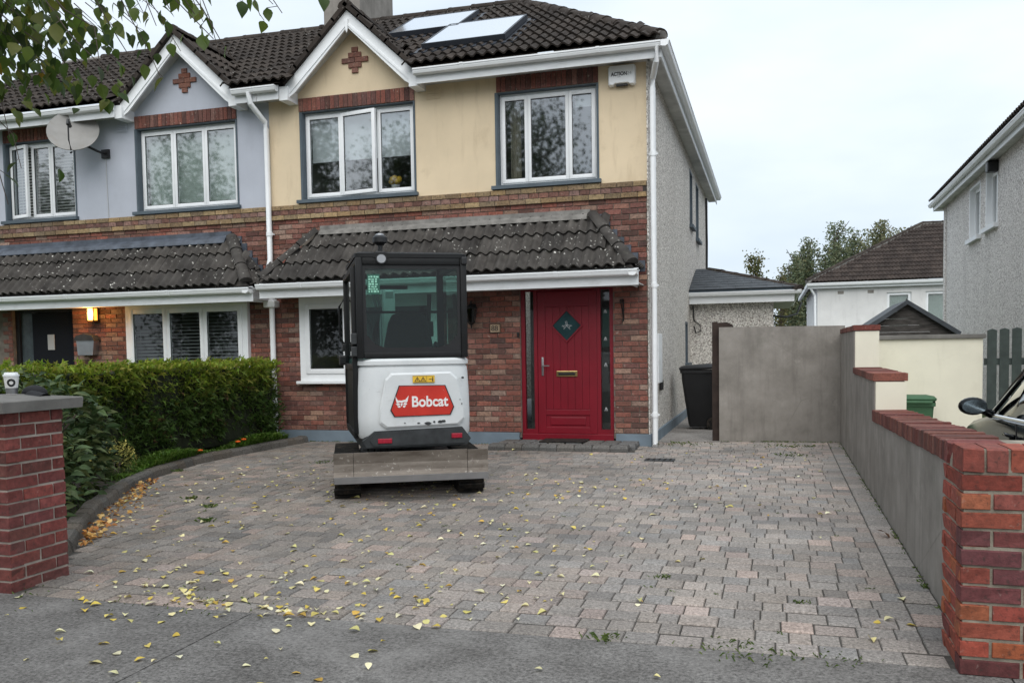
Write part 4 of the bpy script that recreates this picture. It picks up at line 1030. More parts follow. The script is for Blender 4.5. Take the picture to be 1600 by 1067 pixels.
# ------------------------------------------------------------------ mini excavator, seen from behind
EX = thing('mini_excavator', (-3.545, 8.13, 0), 'white mini excavator with black cab parked on the paving', 'excavator', rot=R(27))
UP = Matrix.Translation((.004, 0, 0)) @ Matrix.Rotation(R(3.6), 4, 'Z') @ Matrix.Diagonal((1.06, 1, 1, 1)); UPPER = [False]     # the upper works are slewed a little
def lp(b, name, mat, parent=None, smooth=False, M4=None): return b.build(name, mat, parent or EX, True, smooth, fixn=name not in ('rear_pane', 'side_pane', 'front_pane', 'door_pane'), M4=UP if (parent is None and UPPER[0]) else M4)
def stadium(y0, y1, z0, z1, n=8):
    r = (z1-z0)/2; zc = (z0+z1)/2; p = []
    for i in range(n+1): a = -math.pi/2+math.pi*i/n; p.append((y1-r+r*math.cos(a), zc+r*math.sin(a)))
    for i in range(n+1): a = math.pi/2+math.pi*i/n; p.append((y0+r+r*math.cos(a), zc+r*math.sin(a)))
    return p
for s in (-1, 1):
    xa, xb = (-.69, -.46) if s < 0 else (.46, .69)
    b = MB(); po = stadium(-.76, .76, .02, .365); pi_ = stadium(-.70, .70, .075, .31)
    n = len(po)
    for i in range(n):
        j = (i+1) % n
        for x in (xa, xb): b.add([(x, *po[i]), (x, *po[j]), (x, *pi_[j]), (x, *pi_[i])], [(0, 1, 2, 3)])
        b.add([(xa, *po[i]), (xb, *po[i]), (xb, *po[j]), (xa, *po[j])], [(0, 1, 2, 3)]); b.add([(xa, *pi_[i]), (xa, *pi_[j]), (xb, *pi_[j]), (xb, *pi_[i])], [(0, 1, 2, 3)])
    tr = lp(b, 'track', 'rubber')
    per = []; acc = 0
    for i in range(n):
        a, c = Vector(po[i]), Vector(po[(i+1) % n]); l = (c-a).length
        if l < 1e-6: continue
        t = -acc
        while t < l:
            if t >= 0: per.append((a+(c-a)*(t/l), (c-a).normalized()))
            t += .105
        acc = (l-(t-.105))
    lug = MB(); lug.box(xa-.006, xb+.006, -.026, .026, -.004, .024)
    me = lug.mesh('track_lug', 'rubber')
    for k, (p, d) in enumerate(per):
        ang = math.atan2(d.y, d.x)
        m4 = Matrix.Translation((0, p.x, p.y)) @ Matrix.Rotation(ang, 4, 'X') @ Matrix.Rotation(math.pi, 4, 'X')
        put('track_lug', me, tr, True, m4)
    b = MB()
    for yy, rr in ((-.53, .13), (.53, .12), (-.2, .06), (0, .06), (.2, .06)): b.cyl((xa+.03, yy, .21 if rr > .1 else .14), (xb-.03, yy, .21 if rr > .1 else .14), rr, n=16)
    b.box(xa+.06, xb-.06, -.45, .45, .15, .28); lp(b, 'track_roller', 'darkgrey', tr)
b = MB(); b.bbox(-.45, .45, -.40, .40, .16, .36, .02); b.box(-.46, .46, -.25, -.15, .18, .28); b.box(-.46, .46, .15, .25, .18, .28); b.cyl((0, 0, .36), (0, 0, .50), .30, n=28); lp(b, 'undercarriage', 'darkgrey')
# dozer blade behind
b = MB(); prof = [(-1.00, .20), (-1.035, .225), (-1.015, .29), (-1.005, .36), (-1.02, .458), (-.995, .458), (-.985, .36), (-.992, .28), (-.99, .20)]
b.prism(prof, 'x', -.515, .50); bl_ = lp(b, 'blade', 'steel')
lp(MB().prism([(y-.004, z) for y, z in prof], 'x', -.69, -.519), 'blade_extension', 'steel', bl_); lp(MB().prism([(y-.004, z-.004) for y, z in prof], 'x', .504, .69), 'blade_extension', 'steel', bl_)
lp(MB().prism([(-1.042, .188), (-1.046, .245), (-1.036, .248), (-1.02, .188)], 'x', -.688, .688), 'cutting_edge', 'greymetal', bl_)
b = MB()
for xx in (-.26, .26): b.prism([(-.99, .24), (-.99, .36), (-.40, .33), (-.40, .20)], 'x', xx-.035, xx+.035)
b.cyl((0, -.97, .34), (0, -.45, .36), .035); lp(b, 'blade_arm', 'darkgrey', bl_)
# cowl
UPPER[0] = True
def rrect(hx0, hx1, y0, y1, r, n=6):
    p = []
    for cx_, cy_, a0 in ((hx1-r, y0+r, -math.pi/2), (hx1-r, y1-r, 0), (hx0+r, y1-r, math.pi/2), (hx0+r, y0+r, math.pi)):
        for i in range(n+1): a = a0+math.pi/2*i/n; p.append((cx_+r*math.cos(a), cy_+r*math.sin(a)))
    return p
def bulge(p, amt, hx=.5):
    return [(x, y-(amt*(1-(x/hx)**2) if y < -.6 else 0)) for x, y in p]
b = MB(); rings = []
for z, ins, bl2 in ((.545, .05, 0), (.56, .02, .005), (.60, .004, .012), (.75, .0, .022), (1.0, .004, .022), (1.17, .012, .016), (1.205, .016, .014), (1.212, .024, .010), (1.222, .024, .010), (1.230, .006, .014), (1.265, .006, .014), (1.285, .022, .010), (1.287, .30, 0)):
    rings.append([(x, y, z) for x, y in bulge(rrect(-.50+ins, .50-ins, -.83+ins, .40-ins, .15), bl2)])
b.loft(rings); cw = lp(b, 'cowl', 'white_paint', smooth=35)
b = MB(); b.prism([(x, y) for x, y in rrect(-.46, .46, -.84, .38, .14)], 'z', .47, .60); lp(b, 'counterweight', 'darkgrey')
b = MB(); b.prism([(-.43, .485), (.44, .485), (.475, .54), (.40, .648), (-.36, .632), (-.46, .545)], 'y', -.872, -.80)
b.prism([(-.37, .50), (.42, .50), (.43, .55), (.385, .635), (-.345, .62), (-.40, .55)], 'y', -.884, -.873); bp_ = lp(b, 'rear_bumper', 'darkgrey')
for x0, x1, z0 in ((-.335, -.215, .523), (.30, .395, .548)): lp(MB().bbox(x0, x1, -.896, -.883, z0, z0+.044, .006), 'reflector', 'tail', bp_)
# moulded plateau on the cowl, red panel and print
def plate(outer, inner, y0, y1, name, mat, parent):
    b = MB(); n = len(outer)
    b.add([(x, y0, z) for x, z in outer]+[(x, y1, z) for x, z in inner], [(i, (i+1) % n, n+(i+1) % n, n+i) for i in range(n)]+[tuple(range(n, 2*n))])
    return lp(b, name, mat, parent)
pO = [(-.21, 1.155), (.31, 1.160), (.37, 1.10), (.43, .82), (.43, .72), (.37, .665), (-.26, .652), (-.315, .70), (-.315, .82), (-.26, 1.10)]
pcx, pcz = .055, .91
plate(pO, [(pcx+(x-pcx)*.955, pcz+(z-pcz)*.93) for x, z in pO], -.848, -.862, 'cowl_moulding', 'white_paint', cw)
hexo = [(-.145, 1.042), (.258, 1.037), (.332, .835), (.300, .762), (-.190, .757), (-.222, .817)]
hexi = [(.05+(x-.05)*.965, .90+(z-.90)*.955) for x, z in hexo]
plate(hexo, hexo, -.860, -.8705, 'panel_seal', 'black', cw)
plate(hexi, hexi, -.865, -.8735, 'red_panel', 'redpanel', cw)
fit_text('brand_lettering', 'Bobcat', .315, .100, 'white_print', cw, TRS((.122, -.8745, .892)) @ FRONT, .0012, True, .026)
b = MB()                                            # cat head emblem
for poly in ([(0, .10), (.022, .062), (.055, .058), (.088, .066), (.118, .105), (.106, .05), (.098, .038), (.078, .044), (.056, .038), (.034, .042), (.014, .032), (.008, .05)],
             [(.0, .03), (.012, .028), (.030, .036), (.044, .022), (.020, .010)], [(.066, .022), (.080, .038), (.098, .032), (.104, .026), (.086, .012)],
             [(.046, .034), (.064, .034), (.060, .012), (.054, .0), (.048, .012)], [(.014, .004), (.040, .012), (.046, -.004), (.030, -.01)], [(.064, -.004), (.070, .012), (.092, .006), (.078, -.010)]):
    b.prism([(-.178+x*.98, .85+z*.95) for x, z in poly], 'y', -.8762, -.8738)
lp(b, 'cat_head_emblem', 'white_print', cw)
wl_ = lp(MB().box(-.025, .165, -.8720, -.8675, 1.062, 1.128), 'warning_label', 'yellow_print', cw)
b = MB()
for cx_ in (.015, .065):
    o_, i_ = [(cx_-.026, 1.072), (cx_+.026, 1.072), (cx_, 1.118)], [(cx_-.017, 1.077), (cx_+.017, 1.077), (cx_, 1.108)]
    for i in range(3): b.prism([o_[i], o_[(i+1) % 3], i_[(i+1) % 3], i_[i]], 'y', -.8733, -.8722)
    b.box(cx_-.003, cx_+.003, -.8733, -.8722, 1.083, 1.099)
b.box(.115, .140, -.8733, -.8722, 1.090, 1.096); b.cyl((.148, -.8733, 1.108), (.148, -.8722, 1.108), .006, n=8); b.box(.143, .153, -.8733, -.8722, 1.072, 1.100)
for a in ((-.023, .163, 1.064, 1.066), (-.023, .163, 1.124, 1.126), (.095, .097, 1.066, 1.124)): b.box(a[0], a[1], -.8733, -.8722, a[2], a[3])
lp(b, 'warning_symbols', 'black_print', wl_)
b = MB()                                            # chipped paint patches along the lower edge
for cx_, cz_, w2, h2 in ((.10, .690, .028, .016), (.155, .702, .014, .008), (.205, .700, .022, .013), (.235, .705, .018, .015), (.02, .695, .012, .006), (-.10, .70, .010, .004), (.40, .86, .006, .010), (.385, .90, .004, .006)):
    b.prism([(cx_+w2*math.cos(2*math.pi*i/9)*random.uniform(.6, 1.2), cz_+h2*math.sin(2*math.pi*i/9)*random.uniform(.6, 1.2)) for i in range(9)], 'y', -.8695, -.855)
lp(b, 'chipped_patch', 'darkgrey', cw)
b = MB()                                            # side vents, right rear corner
for z0, z1 in ((.93, 1.07), (.79, .90), (.70, .77)): b.bbox(.478, .506, -.62, -.40, z0, z1, .008)
lp(b, 'side_grille', 'darkgrey', cw)
b = MB()                                            # lock on the cowl
b.cyl((.415, -.862, 1.10), (.415, -.835, 1.10), .010, n=14); lp(b, 'cowl_lock', 'darkgrey', cw)
b = MB()
for k in range(5): b.tube([(-.40+k*.05, -.72, .50), (-.42+k*.06, -.80, .40), (-.30+k*.04, -.70, .34)], .014)
lp(b, 'lower_hose', 'black')
# cab
b = MB(); T = .05
posts = [(-.455, -.80), (.445, -.80), (.43, .42), (-.44, .42)]
for (x, y) in posts[:2]: b.bbox(x-.028, x+.028, y-.02, y+.05, 1.287, 2.20, .012)
for (x, y) in posts[2:]: b.prism([(x-.03, y-.03), (x+.03, y-.03), (x+.03, y+.03), (x-.03, y+.03)], 'z', .70, 2.20)
b.bbox(-.427, .417, -.815, -.77, 1.288, 1.345, .01); b.bbox(-.427, .417, -.815, -.77, 2.135, 2.20, .01)
for x in (-.455, .445): b.bbox(x-.026, x+.026, -.75, .42, 2.14, 2.20, .01)
b.box(.420, .470, -.75, .40, 1.287, 1.34)
cb = lp(b, 'cab_frame', 'blackpaint', smooth=35)
b = MB(); b.loft([[(x, y, z) for x, y in rrect(-.49+i, .48-i, -.82+i, .50-i, .06)] for z, i in ((2.20, .0), (2.235, .0), (2.25, .03))]); lp(b, 'cab_roof', 'blackpaint', cb, 40)
def pane(pts, name='cab_pane'): return lp(MB().quad(*pts), name, 'cabglass', cb)
pane(((-.43, -.788, 1.34), (.42, -.788, 1.34), (.42, -.788, 2.14), (-.43, -.788, 2.14)), 'rear_pane')
b = MB()                                            # black frit with cut lower corners
for poly in ([(-.43, 1.34), (.42, 1.34), (.42, 1.385), (-.43, 1.385)], [(-.43, 1.385), (-.24, 1.385), (-.33, 1.42), (-.395, 1.50), (-.43, 1.50)], [(.42, 1.385), (.23, 1.385), (.32, 1.42), (.385, 1.50), (.42, 1.50)],
             [(-.43, 1.50), (-.398, 1.50), (-.40, 2.10), (-.43, 2.10)], [(.42, 1.50), (.388, 1.50), (.39, 2.10), (.42, 2.10)], [(-.43, 2.10), (.42, 2.10), (.42, 2.138), (-.43, 2.138)]):
    b.prism(poly, 'y', -.794, -.7895)
lp(b, 'glass_border', 'black', cb)
pane(((.445, -.75, 1.34), (.445, .40, 1.34), (.445, .40, 2.14), (.445, -.75, 2.14)), 'side_pane')
pane(((-.41, .42, 1.0), (.40, .42, 1.0), (.40, .42, 2.14), (-.41, .42, 2.14)), 'front_pane')
b = MB(); b.box(-.41, .40, .395, .42, 1.75, 1.775); b.box(-.41, .10, .36, .42, 2.0, 2.035); lp(b, 'window_bar', 'blackpaint', cb)
# sticker of pale print on the rear pane
b = MB()
for k in range(7):
    zz = 2.03-k*.022; n = random.choice((3, 4, 5)); xx = -.375
    for j in range(n):
        ww = random.uniform(.010, .024)
        if xx+ww < -.285: b.box(xx, xx+ww, -.7968, -.7955, zz-.012, zz+random.uniform(.0, .006))
        xx += ww+random.uniform(.004, .010)
lp(b, 'sticker_print', 'green_print', cb)
lp(MB().box(-.385, -.28, -.7954, -.7945, 1.87, 2.05), 'sticker', simple('dark_green_sticker', (.03, .12, .085), .5, var=.2), cb)
# cab door on the left side
b = MB(); xd = -.495
for a in ((-.74, -.695, .60, 2.12), (.36, .41, .60, 2.12)): b.bbox(xd-.028, xd+.02, a[0], a[1], a[2], a[3], .012)
for z0, z1 in ((.56, .62), (1.18, 1.24), (2.07, 2.12)): b.bbox(xd-.026, xd+.018, -.70, .365, z0, z1, .01)
b.box(xd-.012, xd+.004, -.70, .365, .62, 1.18); dr = lp(b, 'cab_door', 'blackpaint', smooth=35); 
lp(MB().quad((xd, .37, 1.24), (xd, -.70, 1.24), (xd, -.70, 2.07), (xd, .37, 2.07)), 'door_pane', 'cabglass', dr)
lp(MB().tube([(xd-.02, .385, 1.90), (xd-.07, .385, 1.82), (xd-.07, .385, 1.50), (xd-.02, .385, 1.42)], .011), 'grab_handle', 'blackpaint', dr, 40)
b = MB(); b.bbox(xd-.085, xd-.01, .33, .43, 1.22, 1.32, .015); b.bbox(xd-.05, xd+.02, .36, .41, 1.36, 1.44, .01); lp(b, 'door_latch', 'black', dr)
b = MB(); b.bbox(-.53, -.46, -.79, -.72, 1.31, 1.40, .008); b.bbox(-.53, -.46, -.79, -.72, 1.42, 1.52, .008); lp(b, 'door_hinge', 'darkgrey', cb)
# interior
b = MB(); rings = []
for z, wd, y in ((.98, .22, -.22), (1.15, .235, -.27), (1.40, .225, -.31), (1.62, .185, -.33), (1.70, .15, -.335), (1.725, .09, -.335)):
    rings.append([(x+.015, yy, z) for x, yy in rrect(-wd, wd, y-.05, y+.05, .045)])
b.loft(rings); b.bbox(-.22, .25, -.28, .22, .92, 1.02, .03); b.box(-.15, .18, -.2, .15, .70, .92); st_ = lp(b, 'seat', 'fabric', smooth=45)
b = MB()
for xx in (-.33, .34):
    b.bbox(xx-.07, xx+.07, -.15, .20, .85, 1.10, .02); b.tube([(xx, .12, 1.1), (xx, .16, 1.35)], .014); b.sphere((xx, .165, 1.40), .028, .028, .05)
lp(b, 'control_lever', 'black', smooth=40)
b = MB(); b.box(-.45, .44, -.78, .42, .66, .70); lp(b, 'cab_floor', 'darkgrey', cb)
b = MB(); b.bbox(.24, .30, .30, .36, .7, 1.55, .01); b.bbox(.20, .34, .28, .33, 1.50, 1.66, .015); lp(b, 'monitor', 'black', cb)
b = MB(); b.tube([(.30, .40, 1.0), (.315, .41, 1.25), (.30, .40, 1.5), (.31, .39, 1.75), (.32, .40, 1.95)], .022); lp(b, 'hose_loom', 'black', cb)
# lamp, beacon
b = MB(); b.cyl((-.265, -.835, 2.185), (-.265, -.79, 2.185), .048, n=20); b.bbox(-.31, -.22, -.80, -.74, 2.14, 2.26, .02); b.cyl((-.33, -.80, 2.20), (-.20, -.80, 2.20), .02); lp(b, 'work_lamp', 'black', cb, 40)
lp(MB().cyl((-.265, -.842, 2.185), (-.265, -.8355, 2.185), .038, n=20), 'lamp_lens', 'greymetal', cb)
b = MB(); b.cyl((-.26, -.70, 2.25), (-.26, -.70, 2.33), .02); b.cyl((-.26, -.70, 2.32), (-.26, -.70, 2.345), .03, .055); b.cyl((-.26, -.70, 2.345), (-.26, -.70, 2.39), .065, .065, 20); b.cyl((-.26, -.70, 2.39), (-.26, -.70, 2.41), .065, .045, 20); bc = lp(b, 'beacon', 'black', cb, 40)
lp(MB().sphere((-.26, -.70, 2.408), .042, .042, .022, 16, 5, 0, .5), 'beacon_lens', 'greymetal', cb, 'all')
b = MB(); b.bbox(.425, .475, -.84, -.80, 2.14, 2.21, .01); lp(b, 'marker_lamp', 'black', cb)
# boom, arm and bucket in front
b = MB(); b.bbox(-.14, .14, .42, .78, .50, .78, .03); lp(b, 'swing_post', 'darkgrey')
b = MB()
b.prism([(.62, .60), (.78, .56), (1.28, 1.38), (1.20, 2.05), (1.06, 2.05), (1.06, 1.42)], 'x', -.07, .05); bm_ = lp(b, 'boom', 'white_paint')
b = MB(); b.cyl((-.07, .86, .60), (-.07, 1.36, 1.30), .04); b.cyl((-.07, 1.30, 1.25), (-.07, 1.36, 1.80), .022); lp(b, 'boom_cylinder', 'greymetal', bm_)
b = MB(); b.prism([(1.02, 2.02), (1.24, 2.10), (1.75, .95), (1.62, .90)], 'x', -.05, .03); lp(b, 'dipper_arm', 'white_paint')
b = MB(); poly = [(1.55, .95), (1.80, .95), (1.86, .60), (1.72, .32), (1.50, .22), (1.34, .30), (1.42, .36), (1.60, .44), (1.62, .70)]
b.prism(poly, 'x', -.27, .13); bk = lp(b, 'bucket', 'darkgrey')
b = MB()
for k in range(3): b.prism([(1.36, .26), (1.24, .16), (1.42, .24)], 'x', -.25+k*.15, -.20+k*.15)
lp(b, 'bucket_tooth', 'steel', bk)
b = MB()
for xx in (-.17, -.13): b.tube([(xx, .9, 1.0), (xx-.02, 1.1, 1.5), (xx+.02, 1.05, 1.85), (xx, 1.18, 2.0)], .016)
lp(b, 'hydraulic_hose', 'black', bm_)
# ------------------------------------------------------------------ right boundary: brick pillar, rendered wall with brick coping
PIL = [(.25, .062, .045), (.22, .055, .043), (.165, .05, .047), (.27, .075, .05), (.31, .10, .05), (.125, .045, .047), (.235, .07, .055), (.20, .06, .05)]
def pillar(name, x0, x1, y0, y1, z1, label, pal, mortar, top_on_edge, faces):
    t = thing(name, ((x0+x1)/2, (y0+y1)/2, 0), label, 'pillar')
    core = MB().box(x0+.010, x1-.010, y0+.010, y1-.010, -.2, z1-.008).build('mortar_core', mortar, t)
    its = []; h = .075; n = int(round((z1+.05)/h)); zt = z1
    def face(o, u, L_, wdt):            # bricks along a face: o corner, u direction, outward normal is u rotated -90 deg
        pass
    r = 0; z = zt
    if top_on_edge:
        z -= .105
        for k in range(int((x1-x0)/.085)+1):
            a = x0+k*.0865; 
            if a+.05 < x1: its.append((TRS((a+.004, y0-.006, z+.004), (0, 0, 0), (min(.078, x1-a-.004), .215, .098)), jit(random.choice(pal), .2)))
        for k in range(int((y1-y0-.2)/.075)):
            yy = y0+.216+k*.0755
            its.append((TRS((x0-.004, yy+.070, z+.003), (0, 0, -math.pi/2), (.066, .215, .098)), jit(random.choice(pal), .2)))
    while z > -.12:
        z -= h; odd = r % 2; r += 1
        def run(a0, a1, off):
            segs = []; a = a0-off
            while a < a1-.01:
                s, e = max(a, a0), min(a+.225, a1)
                if e-s > .03: segs.append((s, e))
                a += .225
            return segs
        zz = lambda: z+.006+random.uniform(-.0015, .0015)
        for s, e in run(x0, x1, .1125 if odd else 0):       # face to -y
            its.append((TRS((s+(.0 if s == x0 else .005), y0-random.uniform(0, .003), zz()), (0, random.uniform(-.004, .004), 0), (e-s-(.005 if s == x0 else .010), .10, h-.012)), jit(random.choice(pal), .2)))
        lo = y0+.1025 if not odd else y0+.1
        if 'x-' in faces:
            for s, e in run(y0+.004, y1, 0 if odd else .1125):
                its.append((TRS((x0-random.uniform(0, .003), e-.005, zz()), (0, 0, -math.pi/2), (e-s-.010, .10, h-.012)), jit(random.choice(pal), .2)))
        if 'x+' in faces:
            for s, e in run(y0+.004, y1, 0 if odd else .1125):
                its.append((TRS((x1+random.uniform(0, .003), s+.005, zz()), (0, 0, math.pi/2), (e-s-.010, .10, h-.012)), jit(random.choice(pal), .2)))
    pieces('brick', t, UB['brick_clean'], its, 300)
    return t
pillar('gate_pillar', .735, 1.62, 3.85, 4.26, .925, 'orange red brick gate pillar beside the right boundary wall', PIL, 'mortar_grey', True, ('x-',))
LP = [(.18, .055, .050), (.165, .050, .046), (.195, .063, .056), (.15, .048, .045), (.175, .058, .053), (.125, .05, .045)]
pl_ = pillar('gate_pillar', -4.62, -4.175, 3.93, 4.37, 1.035, 'dark red brick gate pillar with stone cap and paper cup', LP, 'mortar_light', False, ('x+',))
b = MB(); rings = []
for z, e in ((1.035, .075), (1.095, .08), (1.10, .075), (1.128, -.16)): rings.append([(-4.62-e, 3.93-e, z), (-4.175+e, 3.93-e, z), (-4.175+e, 4.37+e, z), (-4.62-e, 4.37+e, z)])
b.loft(rings); b.build('cap_stone', 'capstone', pl_)

bwall = thing('boundary_wall', (.95, 9, 0), 'stepped grey rendered boundary wall with brick coping along the driveway', 'wall')
def slab(y0, y1, za, zb, name='rendered_section', mat='cement', w0=0, w1=.25):
    b = MB(); xa, xb = wall_x(y0)+w0, wall_x(y1)+w0
    b.add([(xa, y0, -.3), (xa+w1-w0, y0, -.3), (xb+w1-w0, y1, -.3), (xb, y1, -.3), (xa, y0, za), (xa+w1-w0, y0, za), (xb+w1-w0, y1, zb), (xb, y1, zb)],
          [(0, 3, 2, 1), (4, 5, 6, 7), (0, 1, 5, 4), (1, 2, 6, 5), (2, 3, 7, 6), (3, 0, 4, 7)]); return b.build(name, mat, bwall)
slab(4.262, 8.28, .775, .665); slab(8.282, 10.54, 1.02, 1.02); slab(10.542, 13.2, 1.50, 1.515)
# cream painted faces of the steps
for y, z0, z1, lab in ((8.28, .60, 1.015, ''), (10.54, 1.0, 1.495, '')):
    MB().box(wall_x(y)+.012, wall_x(y)+.262, y-.006, y+.03, z0, z1).build('painted_step_face', 'creamwall', bwall)
slab(8.31, 10.5, 1.0, 1.0, 'painted_side', 'creamwall', .252, .26); slab(10.56, 13.1, 1.49, 1.50, 'painted_side', 'creamwall', .252, .26)
its = []; y = 4.27; CB = [(.155, .050, .040), (.135, .045, .038), (.175, .064, .05), (.12, .043, .038), (.20, .08, .062)]
while y < 8.24:
    zt = .775-.11*(y-4.262)/4.02
    its.append((TRS((wall_x(y)-.014, y+.066, zt+.004+random.uniform(-.004, .004)), (random.uniform(-.02, .02), random.uniform(-.012, .012), -math.pi/2+random.uniform(-.03, .03)), (.066, .275, .102)), jit(random.choice(CB), .2))); y += .0748
for y0, y1, zt in ((8.27, 10.52, 1.022), (10.52, 12.8, 1.503)):
    y = y0
    while y < y1-.2:
        its.append((TRS((wall_x(y)-.012, y+.218, zt+random.uniform(-.003, .003)), (0, 0, -math.pi/2), (.216, .285, .068 if zt < 1.2 else .06)), jit(random.choice(CB), .2))); y += .2255
pieces('coping_brick', bwall, unit_brick('brick_clean', 'coping_brick', .04, .04, .03), its, 200)
# dirt and moss along the base
cross = thing('cross_wall', (.1, 12.85, 0), 'tall plain grey rendered wall across the end of the driveway', 'wall')
b = MB(); b.add([(-.70, 12.73, -.2), (.94, 12.95, -.2), (.94, 13.15, -.2), (-.70, 12.93, -.2), (-.70, 12.73, 1.625), (.99, 12.95, 1.615), (.99, 13.15, 1.615), (-.70, 12.93, 1.625)],
    [(0, 3, 2, 1), (4, 5, 6, 7), (0, 1, 5, 4), (1, 2, 6, 5), (2, 3, 7, 6), (3, 0, 4, 7)]); b.build('rendered_slab', 'cement', cross)
gp = thing('gate_post', (-.76, 12.9, 0), 'dark brown wooden gate post at the end of the grey wall', 'post')
b = MB(); b.prism([(-.80, .0), (-.705, 0), (-.705, 1.66), (-.73, 1.70), (-.80, 1.70)], 'y', 12.80, 12.95); b.prism([(-.78, 1.6), (-.50, 1.6), (-.52, 1.66), (-.60, 1.70), (-.78, 1.69)], 'y', 12.945, 12.99); b.build('post', 'brownwood', gp)

# ------------------------------------------------------------------ neighbour's cream wall, fence, shed, bins
cwall = thing('garden_wall', (2.0, 12.95, -.15), 'pale cream painted garden wall with grey coping behind the green bin', 'wall')
MB().box(1.18, 2.70, 12.90, 13.10, -.4, 1.405).build('painted_wall', 'creamwall', cwall); MB().bbox(1.185, 2.73, 12.86, 13.14, 1.406, 1.465, .012).build('coping', 'capstone', cwall)
fence = thing('picket_fence', (3.2, 12.9, -.15), 'dark green vertical picket fence beside the cream wall', 'fence')
x = 2.745; k = 0
while x < 4.15:
    zt = 1.53+.02*random.uniform(-1, 1)
    MB().prism([(x, -.36), (x+.112, -.36), (x+.112, zt-.02), (x+.056, zt), (x, zt-.02)], 'y', 12.86, 12.882).build('picket', 'greenpaint', fence); x += .146; k += 1
for z in (.2, 1.05): MB().box(2.72, 4.2, 12.884, 12.93, z, z+.09).build('rail', 'greenpaint', fence)
shed = thing('garden_shed', (2.1, 15, -.1), 'small dark timber shed gable showing above the cream wall', 'shed')
sx, sy = 2.05, 15.0
z = .9
while z < 1.98:
    hw = min(.66, (1.98-z)/.46*.66*1.0); hw2 = min(.66, max(0, (1.98-z-.105))/.46*.66)
    MB().prism([(sx-hw, z), (sx+hw, z), (sx+hw2, z+.103), (sx-hw2, z+.103)] if hw2 > .01 else [(sx-hw, z), (sx+hw, z), (sx, z+.103)], 'y', sy-.012-.012*random.random(), sy+.03).build('board', 'shedwood', shed); z += .106
MB().box(sx-.64, sx+.64, sy+.03, sy+1.6, -.1, 1.5).build('shed_body', 'shedwood', shed)
for s in (-1, 1):
    b = MB(); b.prism([(sx, 2.03), (sx+s*.76, 1.52), (sx+s*.74, 1.47), (sx, 1.97)], 'y', sy-.10, sy+1.7); o = b.build('roof_slope', 'slate', shed)
    MB().prism([(sx, 2.035), (sx+s*.765, 1.522), (sx+s*.745, 1.455), (sx, 1.965)], 'y', sy-.125, sy-.101).build('barge_board', 'slate', o)

def wheelie(name, x, y, z0, rot, mat, label, tilt=0):
    t = thing(name, (x, y, z0), label, 'bin', rot=rot)
    def q(b, n, m_, sm=False, par=None): return b.build(n, m_, par or t, True, sm)
    b = MB(); rings = []
    for z, w2, d0, d1 in ((.04, .20, -.17, .20), (.10, .215, -.19, .22), (.80, .265, -.29, .27), (.92, .275, -.30, .28), (.925, .295, -.32, .30), (.97, .295, -.32, .30)):
        rings.append([(a, c, z) for a, c in rrect(-w2, w2, d0, d1, .05, 4)])
    b.loft(rings); q(b, 'bin_body', mat, 40)
    b = MB(); rings = []
    for z, e in ((.972, .0), (1.0, .01), (1.03, -.02), (1.05, -.12)): rings.append([(a, c, z+(.02 if c > 0 else 0)) for a, c in rrect(-.30-e, .30+e, -.33-e, .31+e, .06, 4)])
    b.loft(rings); l_ = q(b, 'bin_lid', mat, 40)
    q(MB().tube([(-.26, .34, .98), (.26, .34, .98)], .018), 'bin_handle', mat, 40)
    for s in (-1, 1): q(MB().cyl((s*.23, .20, .10), (s*.29, .20, .10), .10, n=20), 'wheel', 'rubber', 40)
    return t
wheelie('wheelie_bin', -1.12, 14.75, .006, R(-85), 'black', 'black wheelie bin in the side passage beside the house')
gb = wheelie('wheelie_bin', 1.74, 12.35, -.37, R(172), 'greenbin', 'green wheelie bin against the cream wall')
MB().box(-.10, .10, -.305, -.296, .70, .90).build('bin_sticker', 'cup', gb, True)

# ------------------------------------------------------------------ rear extension of the cream house
EXT = thing('rear_extension', (-.7, 18.5, 0), 'low pebble dashed extension with slate roof behind the house', 'extension')
MB().box(-1.579, .06, 18.3, 23.4, 0, 2.40).build('wall', 'dash', EXT)
gx = MB().prism([(17.93+a, 2.44+c) for a, c in GUT], 'x', -1.577, .58).build('gutter', 'upvc', EXT)
MB().box(-1.575, .45, 18.042, 18.06, 2.22, 2.45).build('fascia', 'upvc', gx)
MB().box(-1.575, .45, 18.062, 18.298, 2.30, 2.312).build('soffit_board', 'soffit', gx)
MB().prism([(.575-a, 2.44+c) for a, c in GUT], 'y', 18.04, 23.5).build('side_gutter', 'upvc_dirty', EXT); MB().box(.055, .46, 18.3, 23.4, 2.30, 2.312).build('side_soffit', 'soffit', EXT)
p0, p1 = Vector((-1.58, 17.96, 2.47)), Vector((.56, 17.96, 2.47)); top = Vector((-1.58, 19.7, 3.03)); q1 = Vector((-1.3, 19.7, 3.03))
b = MB(); b.add([p0, p1, q1, top], [(0, 1, 2, 3)]); b.add([p1, (.56, 23.4, 2.47), (-1.3, 22, 3.03), q1], [(0, 1, 2, 3)]); er = b.build('slate_roof', 'slate', EXT, fixn=False); MB().box(-1.577, .50, 17.97, 18.29, 2.43, 2.485).build('eaves_board', 'slategrey', EXT)
up_ = (top-p0); L_ = up_.length; up_ = up_.normalized(); rr = 0
sm_ = MB().box(0, 1, 0, 1, 0, 1).mesh('roof_slate', 'slate')
